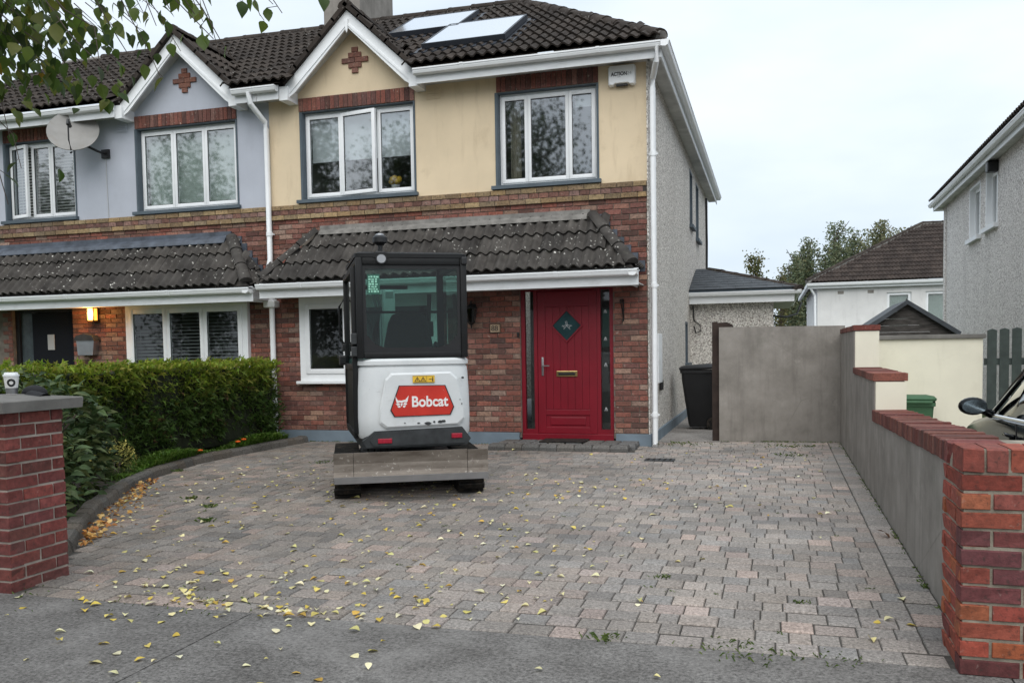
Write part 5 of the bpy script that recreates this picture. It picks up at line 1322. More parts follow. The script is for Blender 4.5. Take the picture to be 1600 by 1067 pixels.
while rr*.2 < L_-.05:
    fx = rr*.2/L_; x = -1.57-(.15 if rr % 2 else 0); xm = .56+(q1.x-.56)*min(1, (fx+.06))
    while x < xm:
        a, c = max(x, -1.575), min(x+.30, xm+.05)
        if c-a > .04: 
            m4 = frame((a+.003, p0.y+up_.y*rr*.2-.02, p0.z+up_.z*rr*.2+.022), (1, 0, 0), (0, up_.y, up_.z-.03)) @ Matrix.Diagonal((c-a-.006, .25, .010, 1)); put('roof_slate', sm_, er, False, m4)
        x += .30
    rr += 1
caps_between('hip_tile', er, CAP, (.56, 17.97, 2.48), (-1.3, 19.7, 3.04), .42, -.04)
b = MB(); b.tube([(-1.52, 18.28, 2.2), (-1.50, 18.25, 1.9), (-1.38, 18.24, 1.80), (-1.36, 18.24, 1.68), (-1.46, 18.24, 1.64), (-1.50, 18.25, 1.78)], .014); b.build('loose_cable', 'black', EXT)
b = MB(); b.tube([(.06, 18.25, 1.95), (.3, 18.6, 1.93), (.52, 19, 2.0), (.62, 19.3, 2.25)], .02); b.build('hanging_cable', 'black', EXT)

# ------------------------------------------------------------------ house on the right
HR = thing('house', (6, 18, -.1), 'pebble dashed house side with two narrow white windows on the right', 'house')
def rx(y): return 4.32-.020*(25.2-y)
def ryq(b, x_off0, x_off1, y0, y1, z0, z1):
    b.add([(rx(y0)+x_off0, y0, z0), (rx(y1)+x_off0, y1, z0), (rx(y1)+x_off1, y1, z0), (rx(y0)+x_off1, y0, z0), (rx(y0)+x_off0, y0, z1), (rx(y1)+x_off0, y1, z1), (rx(y1)+x_off1, y1, z1), (rx(y0)+x_off1, y0, z1)],
          [(0, 1, 2, 3), (4, 7, 6, 5), (0, 4, 5, 1), (1, 5, 6, 2), (2, 6, 7, 3), (3, 7, 4, 0)]); return b
RW = [(20.55, 21.70, 3.62, 4.75), (18.95, 20.0, 3.66, 4.80)]
t = MB(); wall_xz(t, 11.0, 25.2, -.3, 4.96, 0, .25, RW)
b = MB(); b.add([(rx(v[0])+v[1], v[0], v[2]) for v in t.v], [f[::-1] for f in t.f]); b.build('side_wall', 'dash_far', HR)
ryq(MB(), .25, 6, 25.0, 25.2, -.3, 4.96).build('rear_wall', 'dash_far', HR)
for k, (y0, y1, z0, z1) in enumerate(RW):
    b = MB(); d0, d1 = -.012, .16
    for a in ((y0, y0+.05, z0, z1), (y1-.05, y1, z0, z1), (y0+.05, y1-.05, z1-.05, z1)): ryq(b, d0, d1, a[0], a[1], a[2], a[3])
    o = b.build('window', 'upvc', HR); ryq(MB(), -.09, d1, y0-.07, y1+.07, z0-.09, z0-.001).build('sill', 'upvc_dirty', o)
    b = MB()
    for a in ((y0+.051, y0+.13, z0, z1-.05), (y1-.13, y1-.051, z0, z1-.05), (y0+.13, y1-.13, z0, z0+.09), (y0+.13, y1-.13, z1-.13, z1-.05)): ryq(b, .09, .15, a[0], a[1], a[2], a[3])
    b.build('sash', 'upvc', o); b = MB(); b.quad((rx(y0)+.12, y0+.1, z0), (rx(y1)+.12, y1-.1, z0), (rx(y1)+.12, y1-.1, z1-.05), (rx(y0)+.12, y0+.1, z1-.05)); b.build('pane', 'glass', o)
    ryq(MB(), .24, 1.2, y0, y1, z0-.05, z1+.05).build('room_interior', 'room', o)
t = MB(); t.prism([(-.33+a, 5.0+c) for a, c in GUT], 'y', 11, 25.55); b = MB(); b.add([(rx(v[1])+v[0], v[1], v[2]) for v in t.v], t.f); gr = b.build('gutter', 'upvc', HR)
ryq(MB(), -.215, -.195, 11, 25.5, 4.82, 5.0).build('fascia', 'upvc_dirty', gr); ryq(MB(), -.194, -.003, 11, 25.5, 4.86, 4.872).build('soffit_board', 'soffit', gr)
ryq(MB(), -.19, 3, 25.21, 25.5, 4.82, 4.99).build('rear_fascia', 'upvc_dirty', gr)
b = MB(); b.add([(rx(11)-.30, 11, 5.03), (rx(25.5)-.30, 25.5, 5.03), (rx(22)+3.2, 22, 7.3), (rx(11)+3.2, 11, 7.3)], [(0, 1, 2, 3)]); b.add([(rx(25.5)-.3, 25.5, 5.03), (rx(25.5)+6, 25.5, 5.03), (rx(22)+3.2, 22, 7.3)], [(0, 1, 2)]); rr_ = b.build('roof', 'tile_far', HR, fixn=False)
its = []; sl = Vector((3.5, 0, 2.27)).normalized()
for r in range(1):
    y = 25.4
    while y > 14:
        its.append((frame((rx(y)-.31+sl.x*.315*r, y, 5.035+sl.z*.315*r), (0, -1, 0), (sl.x, 0, sl.z)), (0, 0, 0))); y -= .30
pieces('tile', rr_, TM, its, 120)
b = MB(); b.bbox(rx(19)-.20, rx(19)-.002, 18.9, 19.1, 4.62, 4.84, .03); o = b.build('floodlight', 'black', HR)
MB().tube([(rx(24.7)-.03, 24.7, 4.8), (rx(24.7)-.03, 24.7, 0)], .02).build('wall_pipe', 'dash_far', HR)

# ------------------------------------------------------------------ house at the back
HK = thing('house', (5, 42, -.8), 'white walled house with brown hipped roof behind the gardens', 'house')
t = (3.95+.15)
wk = [(4.74, 5.70, 2.0, 3.55), (6.25, 7.35, 2.0, 3.55)]
wall_xz(MB(), 1.95, 11, -.8, 4.0, 40.3, 40.6, wk).build('wall', 'whitewash', HK); MB().box(1.95, 2.15, 40.61, 52, -.8, 4.0).build('side_wall', 'whitewash', HK)
for x0, x1, z0, z1 in wk: window(HK, x0, x1, z0, z1, 40.38, (1,), mat='upvc', gl='glass', frame=.07, room=1.0)
for x0, x1, z0, z1 in wk: MB().box(x0+.05, x1-.05, 40.47, 40.48, z0, z1).build('blind', 'greenblind', HK)
gk = MB().prism([(39.92+a*1.2, 4.03+c*1.6) for a, c in GUT], 'x', 1.5, 11).build('gutter', 'upvc', HK); MB().box(1.55, 11, 40.07, 40.09, 3.8, 4.05).build('fascia', 'upvc_dirty', gk)
MB().box(1.5, 1.62, 40.04, 52, 3.86, 4.03).build('side_gutter', 'upvc_dirty', HK); MB().tube([(1.62, 40.1, 3.9), (1.85, 40.25, 3.5), (1.9, 40.25, -.8)], .05).build('downpipe', 'upvc', HK)
apx = Vector((6.6, 43.6, 6.75))
b = MB(); b.add([(1.5, 39.95, 4.05), (11, 39.95, 4.05), (11, 43.6, 6.75), tuple(apx)], [(0, 1, 2, 3)]); b.add([(1.5, 39.95, 4.05), tuple(apx), (6.6, 48, 6.75), (1.5, 52, 4.05)], [(0, 1, 2, 3)])
rk = b.build('roof', 'tile_far', HK, fixn=False)
its = []; sl = Vector((0, 43.6-39.95, 2.7)); sll = sl.length; sl = sl.normalized()
for r in range(14):
    x = 1.4
    while x < 9:
        f = (r*.32+.16)/sll; hx = 1.5+(apx.x-1.5)*f
        if x+.15 > hx: its.append((frame((x, 39.95+sl.y*.32*r-.03, 4.06+sl.z*.32*r), (1, 0, 0), (0, sl.y, sl.z)), (0, 0, 0)))
        x += .30
tf = tile_mesh('tile', 'tile_far', .30, .37, 2, .045, 4)
MB().tube([(1.5, 39.97, 4.07), tuple(apx)], .11, 8).build('hip_bedding', 'cementflash', rk); MB().tube([tuple(apx), (11, 43.6, 6.75)], .11, 8).build('ridge_bedding', 'cementflash', rk)
pieces('tile', rk, tf, its, 300, 'tile_field'); caps_between('ridge_tile', rk, CAP, (1.5, 39.95, 4.1), tuple(apx), .42, .04); caps_between('ridge_tile', rk, CAP, tuple(apx), (9, 43.6, 6.75), .42, .04)
vent_ = MB()
for x in (2.9, 4.1): vent_.box(x-.12, x+.12, 40.285, 40.299, 3.55, 3.68)
vent_.build('wall_vent', 'cement', HK)

dc = thing('drain_cover', (-1.28, 10.5, 0), 'dark square drain cover set in the paving near the corner', 'drain cover')
MB().bbox(-1.45, -1.10, 10.40, 10.62, -.02, .012, .004).build('cover_plate', 'darkgrey', dc)
b = MB()
for k in range(5): b.box(-1.42+k*.065, -1.395+k*.065, 10.43, 10.59, .0125, .016)
b.build('cover_ribs', 'rubber', dc)
# ------------------------------------------------------------------ parked car, nose away from the street
CAR = thing('parked_car', (2.56, 7.17, -.15), 'glossy black car parked behind the right boundary wall', 'car')
def cp(b, name, mat, parent=None, smooth=False): return b.build(name, mat, parent or CAR, True, smooth)
def sect(y, w_, zl, zb, crown):
    """half-profile mirrored: sill, waist, belt, deck"""
    h = [(w_*.90, zl), (w_*.985, zl+.10), (w_*1.0, zl+(zb-zl)*.45), (w_*.985, zl+(zb-zl)*.72), (w_*.955, zb-.05), (w_*.90, zb), (w_*.55, zb+crown*.75), (0, zb+crown)]
    return [(x, y, z) for x, z in h]+[(-x, y, z) for x, z in h[-2::-1]]
ST = [(-2.25, .70, .42, .80, .02), (-2.20, .80, .30, .92, .02), (-1.9, .87, .24, .96, .02), (-1.2, .905, .22, .955, .01), (-.4, .91, .20, .94, .0), (.3, .91, .20, .925, .0), (.75, .905, .20, .905, .03), (1.1, .90, .22, .86, .06), (1.6, .88, .23, .79, .06), (2.0, .83, .25, .71, .05), (2.18, .74, .30, .63, .03), (2.27, .60, .38, .56, .01)]
b = MB(); b.loft([sect(*s) for s in ST]); cp(b, 'car_body', 'carpaint', smooth=50)
gh = [(-1.75, .60, .97, .98), (-1.2, .62, .96, 1.28), (-.6, .61, .945, 1.40), (-.1, .605, .935, 1.425), (.25, .60, .93, 1.38), (.75, .70, .905, .96)]
b = MB(); rings = []
for y, wt, zb, zt in gh:
    wb = .835 if y < .7 else .80
    rings.append([(wb, y, zb-.04), (wb-.02, y, zb+.02), (wt+.04, y, max(zb+.03, zt-.06)), (wt-.08, y, zt), (0, y, zt+.02), (-wt+.08, y, zt), (-wt-.04, y, max(zb+.03, zt-.06)), (-wb+.02, y, zb+.02), (-wb, y, zb-.04)])
b.loft(rings); cp(b, 'glasshouse', 'carglass', smooth=40)
b = MB(); rings = []
for y, wt, zb, zt in gh[1:5]: rings.append([(wt-.02, y, zt-.03), (wt-.10, y, zt+.012), (0, y, zt+.035), (-wt+.10, y, zt+.012), (-wt+.02, y, zt-.03), (0, y, zt-.05)])
b.loft(rings); cp(b, 'car_roof', 'carpaint', smooth=50)
for s in (-1, 1):
    b = MB(); b.tube([(s*.81, .85, .90), (s*.735, .55, 1.13), (s*.655, .27, 1.34), (s*.63, -.1, 1.385), (s*.63, -.6, 1.365), (s*.66, -1.2, 1.23), (s*.80, -1.85, .97)], [.02, .026, .028, .026, .026, .03, .03]); cp(b, 'roof_rail', 'carpaint', smooth=50)
    b = MB(); b.tube([(s*.845, -.26, .94), (s*.735, -.22, 1.20), (s*.65, -.16, 1.375)], .028, 6); cp(b, 'door_pillar', 'black', smooth=50)
    b = MB(); b.tube([(s*.86, .80, .91), (s*.872, .3, .925), (s*.875, -.4, .942), (s*.865, -1.2, .955), (s*.82, -1.85, .965)], .013, 6); cp(b, 'belt_trim', 'chrome', smooth=50)
    b = MB(); b.tube([(s*.815, .78, .94), (s*.745, .52, 1.13), (s*.67, .25, 1.325), (s*.645, -.1, 1.365)], .009, 6); cp(b, 'window_trim', 'chrome', smooth=50)
    b = MB(); b.sphere((s*1.01, .56, .99), .108, .07, .072, 16, 10); b.tube([(s*.86, .62, .92), (s*.95, .58, .965)], [.035, .03]); mi = cp(b, 'mirror', 'carpaint', smooth='all')
    b = MB(); pts = [(s*1.01+.090*math.cos(a), .490, .99+.054*math.sin(a)) for a in [2*math.pi*i/20 for i in range(20)]]
    b.add(pts+[(p[0], .52, p[2]) for p in pts], [tuple(range(20))]+[(i, (i+1) % 20, 20+(i+1) % 20, 20+i) for i in range(20)]); cp(b, 'mirror_glass', 'mirrorglass', mi)
    for yy in (-.12, -1.0):
        b = MB(); b.sphere((s*.897, yy-.03, .80), .020, .05, .035, 12, 8); b.tube([(s*.902, yy-.13, .825), (s*.935, yy-.09, .83), (s*.935, yy+.03, .828), (s*.902, yy+.07, .82)], .013); cp(b, 'door_handle', 'carpaint', smooth='all')
    b = MB(); b.box(s*.905-.004, s*.905+.006, -.30, -.292, .25, .92); cp(b, 'door_gap', 'black')
    for yy in (1.38, -1.38):
        b = MB(); b.cyl((s*.70, yy, .32), (s*.905, yy, .32), .32, n=32); wh = cp(b, 'wheel', 'rubber', smooth=40)
        b = MB(); b.cyl((s*.84, yy, .32), (s*.912, yy, .32), .215, .20, n=24); cp(b, 'rim', 'greymetal', wh, 40)
    b = MB(); b.sphere((s*.62, 2.10, .62), .15, .10, .06, 12, 8); cp(b, 'headlight', 'chrome', smooth='all')
    b = MB(); b.bbox(s*.66-.15, s*.66+.15, -2.27, -2.15, .72, .86, .02); cp(b, 'tail_light', 'tail')
# ------------------------------------------------------------------ cup and cap on the left pillar
cu = thing('paper_cup', (-4.40, 4.21, 1.13), 'white takeaway cup with dark round logo on the left pillar', 'cup')
b = MB(); b.cyl((-4.40, 4.21, 1.128), (-4.40, 4.21, 1.235), .030, .042, 24); b.build('cup_body', 'cup', cu, smooth=40)
b = MB(); b.cyl((-4.40, 4.21, 1.130), (-4.40, 4.21, 1.165), .0308, .0346, 24); b.build('cup_sleeve', 'greymetal', cu, smooth=40)
b = MB(); b.cyl((-4.40, 4.21, 1.235), (-4.40, 4.21, 1.245), .045, .045, 24); b.cyl((-4.40, 4.21, 1.245), (-4.40, 4.21, 1.258), .039, .036, 24); b.build('cup_lid', 'upvc', cu, smooth=40)
b = MB(); a0 = math.atan2(-4.21, 4.40-.35)
def onc(t, z): rr = .030+.012*(z-1.128)/.107+.0012; return (-4.40+rr*math.cos(a0+t), 4.21+rr*math.sin(a0+t), z)
for i in range(18):
    p, q = 2*math.pi*i/18, 2*math.pi*(i+1)/18
    b.quad(onc(.62*math.cos(p), 1.196+.024*math.sin(p)), onc(.62*math.cos(q), 1.196+.024*math.sin(q)), onc(.30*math.cos(q), 1.196+.011*math.sin(q)), onc(.30*math.cos(p), 1.196+.011*math.sin(p)))
b.build('cup_logo', 'black_print', cu, fixn=False)
hc = thing('black_cap', (-4.34, 4.30, 1.12), 'black cap lying beside the cup on the left pillar', 'cap')
b = MB(); b.sphere((-4.34, 4.32, 1.122), .075, .07, .055, 18, 6, 0, .5); b.build('crown', 'fabric', hc, smooth='all')
b = MB(); rings = [[(-4.30+.05*k, 4.26-.055+.11*j/6, 1.125+.022*(1-((j-3)/3)**2)-.010*k) for j in range(7)] for k in range(3)]
b.loft(rings, close=False, caps=False); b.loft([[(p[0], p[1], p[2]-.004) for p in r] for r in rings], close=False, caps=False); b.build('brim', 'fabric', hc, fixn=False)

# ------------------------------------------------------------------ leaves
def leaf_mesh(name, mat, w_=.75, pts=((0, 0), (.30, .18), (.38, .36), (.27, .62), (.0, 1.0)), fold=.10, curl=.0):
    b = MB(); vs = []
    mid = [(0, y, -curl*(y-.5)**2) for _, y in pts]
    rt = [(x*w_, y, fold*x-curl*(y-.5)**2+curl*x*x*1.2) for x, y in pts]; lt = [(-x*w_, y, fold*x-curl*(y-.5)**2+curl*x*x*.5) for x, y in pts]
    n = len(pts); vs = mid+rt+lt; fs = []
    for i in range(n-1):
        for o in (n, 2*n):
            f = [i, i+1, o+i+1, o+i]
            if i == 0: f = [0, 1, o+1]
            if i == n-2: f = [i, n-1, o+i]
            fs.append(tuple(f) if o == n else tuple(f[::-1]))
    b.add(vs, fs); return b.mesh(name, mat, smooth='all', fixn=False)
BIRCH = leaf_mesh('leaf', 'leaf', .95, fold=.12, curl=.25)
FALLEN = [leaf_mesh('fallen_leaf', 'dryleaf', w_, fold=f, curl=c) for w_, f, c in ((.95, .25, .5), (.85, -.2, .7), (1.05, .1, .35), (.8, .5, .3))]
YEL = [(.66, .55, .16), (.70, .61, .28), (.74, .68, .40), (.64, .48, .09), (.60, .55, .22), (.76, .71, .48), (.56, .36, .08), (.72, .65, .35)]
def rquat(): return (random.uniform(-.25, .25), random.uniform(-.25, .25), random.uniform(0, 6.283))
spots = []
def scatter(n, x0, x1, y0, y1, f=None):
    k = 0; tries = 0
    while k < n and tries < n*20:
        tries += 1; x, y = random.uniform(x0, x1), random.uniform(y0, y1)
        if f and random.random() > f(x, y): continue
        if y > 4.3 and x < kerb_x(y)+.12: continue
        if y < 4.45 and x < -4.1 and y > 3.85: continue
        if x > wall_x(y)-.04: continue
        spots.append((x, y)); k += 1
scatter(110, -4.4, -.3, 2.4, 3.95, lambda x, y: .9 if x < -1.6 else .25)
scatter(120, -3.9, -1.1, 3.85, 4.7, lambda x, y: .9 if x < -1.8 else .5)
scatter(380, -6.3, -.9, 4.4, 9.0, lambda x, y: 1.0 if x < -1.7 else .4)
scatter(60, -1.7, .75, 4.2, 11.5); scatter(25, -6.5, -1.5, 9, 11.5)
for cx, cy, n in ((-3.05, 4.02, 16), (-2.55, 3.98, 12), (-2.3, 4.05, 10), (-3.3, 4.2, 8), (-1.95, 5.9, 6), (.70, 4.42, 4)):
    for k in range(n): spots.append((random.gauss(cx, .12), random.gauss(cy, .06)))
its = []
for x, y in spots:
    s = random.choice((random.uniform(.024, .04), random.uniform(.038, .066), random.uniform(.042, .06)))
    its.append((TRS((x, y, .008+.005*random.random()), rquat(), (s, s, s)), jit(random.choice(YEL), .15), random.choice(FALLEN)))
its.sort(key=lambda i: (i[0].translation-Vector((0, 0, CAMZ))).length)
for k, (m4, c, me) in enumerate(its[:300]):
    o = put('fallen_leaf', me, None, False, m4); o.color = (*c, 1)
    tag(o, 'single small fallen birch leaf lying on the paving or footpath', 'leaf', 'fallen leaves on the paving')
b = MB()
for m4, c, me in its[300:]: b.cur = c; b.add([v.co for v in me.vertices], [tuple(p.vertices) for p in me.polygons], m4)
tag(b.build('scattered_leaves', 'dryleaf', fixn=False), 'small far yellow leaves scattered over the paving', 'leaves', kind='stuff')
b = MB(); ORG = [(.45, .20, .05), (.52, .27, .07), (.38, .16, .05), (.58, .36, .12), (.30, .13, .05), (.60, .42, .18)]
for k in range(290):
    t = random.random()**.8; y = 7.9-2.9*t
    x = kerb_x(y)+.10+abs(random.gauss(0, .05+.10*math.sin(math.pi*min(1, t*1.05)))); me = random.choice(FALLEN); s = random.uniform(.03, .055)
    b.cur = jit(random.choice(ORG), .2); b.add([v.co for v in me.vertices], [tuple(p.vertices) for p in me.polygons], TRS((x, y, .012+.035*random.random()*math.exp(-(x-kerb_x(y)-.1)*8)), (random.uniform(-.7, .7), random.uniform(-.7, .7), random.uniform(0, 6.3)), (s, s, s)))
tag(b.build('leaf_drift', 'dryleaf', fixn=False), 'drift of orange brown leaves lying against the kerb', 'leaves', kind='stuff')
dead = thing('dead_leaf', (.80, 6.5, 0), 'curled brown dead leaf at the foot of the right wall', 'leaf')
o = put('blade', FALLEN[1], dead, False, TRS((.80, 6.5, .02), (.4, .5, 1), (.11, .11, .11))); o.color = (.16, .08, .04, 1)

# weeds and moss in the joints
b = MB()
def tuft(x, y, n, h, sp):
    for k in range(n):
        a = random.uniform(0, 6.283); l = h*random.uniform(.5, 1.1); d = Vector((math.cos(a), math.sin(a), 0)); p = Vector((x+random.gauss(0, sp), y+random.gauss(0, sp*.6), 0)); s = Vector((-d.y, d.x, 0))*.004
        b.cur = jit(random.choice(((.09, .14, .03), (.13, .18, .04), (.07, .11, .025))), .25)
        b.add([p-s, p+s, p+d*l*.5+Vector((0, 0, l*.6)), p+d*l+Vector((0, 0, l*.5))], [(0, 1, 2), (1, 3, 2)])
for x, y, n, h, sp in ((-.75, 3.95, 40, .035, .05), (-.12, 3.92, 60, .03, .12), (.2, 3.93, 40, .025, .1), (-4.35, 6.0, 25, .06, .03), (-4.75, 6.6, 20, .05, .03), (-5.2, 6.95, 25, .05, .05), (-3.0, 3.98, 50, .025, .3), (.25, 11.2, 40, .05, .1), (.3, 12.2, 50, .05, .2), (-6.6, 8.6, 25, .05, .05), (-5.3, 9.6, 20, .05, .1), (-.6, 5.1, 20, .03, .03), (.15, 4.75, 18, .03, .02), (-1.2, 12.3, 60, .05, .25), (-2.4, 11.9, 20, .04, .2), (-4.3, 4.0, 40, .03, .15), (.83, 5.2, 18, .03, .02)):
    tuft(x, y, n, h, sp)
for k in range(60): y_ = random.uniform(4.3, 12.9); tuft(wall_x(y_)-.012, y_, 6, .022, .012)
for k in range(40): tuft(random.uniform(-.68, .9), 12.72+.13*random.random(), 6, .03, .02)
for k in range(25): tuft(random.uniform(-7, -3.8), 11.93, 6, .03, .02)
for k in range(70): tuft(random.uniform(-6.2, .6), random.uniform(4.1, 12), 5, .02, .015)
tag(b.build('joint_weeds', 'leaf', fixn=False), 'small grass tufts and moss in the paving joints', 'weeds', kind='stuff')

# ------------------------------------------------------------------ hedge along the party line
HG = thing('conifer_hedge', (-7.7, 9, 0), 'long clipped green conifer hedge beside the planting bed', 'hedge')
HX0, HX1, HY0, HY1, HZ = -8.35, -7.06, 5.8, 11.72, 1.26
b = MB(); n = 20
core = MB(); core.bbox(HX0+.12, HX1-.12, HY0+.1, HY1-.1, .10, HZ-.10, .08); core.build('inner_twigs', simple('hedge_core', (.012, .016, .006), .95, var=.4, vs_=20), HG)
def spray(p, d, l, col, wd=.011):
    d = d.normalized(); s = d.orthogonal().normalized(); s = (s*math.cos(random.random()*6.28)+d.cross(s)*math.sin(random.random()*6.28)); b.cur = col
    dr = Vector((0, 0, -.18*l)); a = p; m = p+d*l*.5; e = p+d*l+dr
    b.add([a-s*wd*.5, a+s*wd*.5, m+s*wd, e, m-s*wd], [(0, 1, 2, 4), (4, 2, 3)])
    for q in (-1, 1):
        f = p+d*l*.35; g = f+(d*.6+s*q*.8)*l*.45+dr*.4; b.add([f, f+d*l*.14, g], [(0, 1, 2)])
def bump_(y, z): return .035*math.sin(y*5.1+z*2.3)+.03*math.sin(y*2.3-z*5+1)+.02*math.sin(y*11+z*9)
for k in range(19000):
    r = random.random(); y = random.uniform(HY0, HY1)
    if r < .62:
        z = .06+(HZ-.06)*random.random()**.85; e = max(0, z-(HZ-.12))/.12
        p = Vector((HX1-.10+bump_(y, z)-.06*e*e-.45*max(0, .35-z)-random.random()**2*.10, y, z)); d = Vector((random.uniform(.15, .9), random.uniform(-.9, .3), random.uniform(-.3, 1.0)))
    elif r < .88:
        x = random.uniform(HX0, HX1); z = HZ; p = Vector((x, y, HZ-.07+.8*bump_(y, x)*.6)); d = Vector((random.uniform(-.4, .6), random.uniform(-.6, .4), random.uniform(.3, 1)))
    elif r < .94:
        x = random.uniform(HX0, HX1); z = random.uniform(.1, HZ); p = Vector((x, HY1-.10+bump_(x, z), z)); d = Vector((random.uniform(-.5, .7), random.uniform(0, .8), random.uniform(-.2, .8)))
    else:
        x = random.uniform(HX0, HX1); z = random.uniform(.1, HZ); p = Vector((x, HY0+.1+bump_(x, z), z)); d = Vector((random.uniform(-.5, .7), random.uniform(-.8, 0), random.uniform(-.2, .8)))
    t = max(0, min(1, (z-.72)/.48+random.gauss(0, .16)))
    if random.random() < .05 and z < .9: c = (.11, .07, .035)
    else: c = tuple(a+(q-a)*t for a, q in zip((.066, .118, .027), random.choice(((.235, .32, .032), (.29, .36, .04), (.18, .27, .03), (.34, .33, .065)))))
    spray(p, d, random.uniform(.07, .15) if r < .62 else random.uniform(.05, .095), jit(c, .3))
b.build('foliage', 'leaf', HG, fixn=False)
b = MB()
for k in range(9): y = HY0+.4+k*.64; b.tube([(-7.7, y, 0), (-7.68, y+.05, .6), (-7.7, y, 1.0)], [.04, .03, .012])
b.build('stem', 'bark', HG)

# broad-leaved shrub behind the left pillar
LAUR = leaf_mesh('leaf', 'gloss_leaf', .62, fold=.10, curl=.35)
SH = thing('broadleaf_shrub', (-6.2, 5.7, 0), 'dark glossy broad leaved shrub behind the left pillar', 'shrub')
its = []; b = MB()
for cx, cy, cz, rx_, ry_, rz_, n in ((-6.25, 5.95, .70, .60, .75, .54, 1000), (-6.95, 5.6, .74, .75, .85, .50, 620), (-5.62, 5.45, .40, .40, .55, .40, 420), (-6.12, 6.55, .52, .42, .5, .46, 520)):
    for k in range(n):
        v = Vector((random.gauss(0, 1), random.gauss(0, 1), random.gauss(0, 1))).normalized(); rr = random.uniform(.72, 1.04)
        p = Vector((cx+v.x*rx_*rr, cy+v.y*ry_*rr, cz+v.z*rz_*rr))
        if p.z < .05: continue
        if p.x > kerb_x(p.y)-.02 and p.y < 8: p.x = kerb_x(p.y)-.03-.2*random.random()
        if -4.75 < p.x < -4.05 and p.y < 4.5: continue
        l = random.uniform(.08, .15); az = math.atan2(v.y, v.x)-math.pi/2+random.gauss(0, .6)
        its.append((TRS(p, (random.gauss(-.15, .5), random.gauss(0, .5), az), (l, l, l)), jit(random.choice(((.06, .10, .035), (.08, .125, .045), (.04, .072, .025), (.13, .17, .07), (.085, .105, .03))), .25)))
for k in range(14):
    a = random.uniform(0, 6.28); b.tube([(-6.2, 5.7, 0), (-6.2+.3*math.cos(a), 5.7+.35*math.sin(a), .45), (-6.2+.6*math.cos(a), 5.7+.7*math.sin(a), .85)], [.022, .014, .006])
b.build('stem', 'bark', SH); pieces('leaf', SH, LAUR, its, 150, 'foliage', key=lambda it: (it[0].translation-Vector((-2.5, 2, 1.2))).length)
# dark infill so that the shrub's inside is twiggy, not hollow
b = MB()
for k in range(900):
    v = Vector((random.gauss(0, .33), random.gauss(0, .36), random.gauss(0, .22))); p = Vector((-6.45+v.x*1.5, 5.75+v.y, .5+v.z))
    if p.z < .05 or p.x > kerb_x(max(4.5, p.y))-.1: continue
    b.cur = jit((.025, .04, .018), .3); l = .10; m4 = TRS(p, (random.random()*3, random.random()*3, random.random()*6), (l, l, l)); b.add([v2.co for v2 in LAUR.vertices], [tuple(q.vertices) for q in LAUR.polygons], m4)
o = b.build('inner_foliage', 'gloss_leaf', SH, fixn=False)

VS = thing('variegated_shrub', (-6.72, 7.72, 0), 'small yellow and green variegated shrub at the bed edge', 'shrub')
b = MB()
for k in range(900):
    v = Vector((random.gauss(0, 1), random.gauss(0, 1), random.gauss(0, 1))).normalized(); rr = random.uniform(.6, 1.08)
    p = Vector((-6.78+v.x*.24*rr, 7.74+v.y*.27*rr, .23+v.z*.22*rr)); 
    if p.z < .03: continue
    t = max(0, min(1, (p.z-.16)/.16+random.gauss(0, .3))); c = tuple(a+(q-a)*t for a, q in zip((.05, .075, .02), (.50, .46, .13)))
    l = random.uniform(.022, .038); b.cur = jit(c, .25); b.add([q.co for q in LAUR.vertices], [tuple(q.vertices) for q in LAUR.polygons], TRS(p, (random.gauss(0, .8), random.gauss(0, .8), random.random()*6.28), (l, l, l)))
b.build('foliage', 'leaf', VS, fixn=False)
b = MB()
for k in range(6): a = k*1.05; b.tube([(-6.75, 7.74, 0), (-6.78+.1*math.cos(a), 7.74+.1*math.sin(a), .25)], [.008, .003])
b.build('stem', 'bark', VS)
# low ground cover
b = MB()
for k in range(5200):
    y = random.uniform(7.6, 11.6); x = kerb_x(y)-.09-abs(random.gauss(0, .12)); h = random.uniform(.06, .17)*(1+.5*math.sin(y*3))
    a = random.uniform(0, 6.28); d = Vector((math.cos(a), math.sin(a), 0)); p = Vector((x, y, .035)); s = Vector((-d.y, d.x, 0))*random.uniform(.005, .010)
    b.cur = jit(random.choice(((.10, .20, .025), (.14, .26, .035), (.07, .14, .02), (.20, .29, .07))), .25)
    m_ = p+d*h*.4+Vector((0, 0, h*.7)); b.add([p-s*.5, p+s*.5, m_+s, p+d*h*.9+Vector((0, 0, h*.75)), m_-s], [(0, 1, 2, 4), (4, 2, 3)])
for k in range(500):
    x, y = random.uniform(-6.3, -4.9), random.uniform(5.0, 7.6); x = min(x, kerb_x(y)-.1); h = random.uniform(.03, .09); a = random.uniform(0, 6.28); d = Vector((math.cos(a), math.sin(a), 0)); p = Vector((x, y, .035)); s = Vector((-d.y, d.x, 0))*.008
    b.cur = jit((.06, .10, .02), .3); b.add([p-s, p+s, p+d*h+Vector((0, 0, h*.8))], [(0, 1, 2)])
tag(b.build('ground_cover', 'leaf', fixn=False), 'low bright green ground cover along the kerb', 'ground cover', kind='stuff')
for (x, y, z, lab) in ((-6.98, 10.35, .16, 'orange marigold flower in the ground cover, nearest the house'), (-7.0, 9.55, .13, 'orange marigold flower in the ground cover, nearest the yellow shrub'), (-7.02, 10.55, .17, 'small orange marigold bud beside the larger flower')):
    t_ = thing('marigold_flower', (x, y, .03), lab, 'flower'); b = MB()
    for k in range(12):
        a = 2*math.pi*k/12; b.sphere((x+.020*math.cos(a), y+.020*math.sin(a), z+.004*(k % 2)), .016, .016, .010, 6, 4)
    b.sphere((x, y, z+.008), .016, .016, .012, 8, 5); b.build('petals', 'flower', t_); bs = MB().tube([(x, y, .03), (x, y, z)], .003); bs.build('stalk', 'moss', t_)

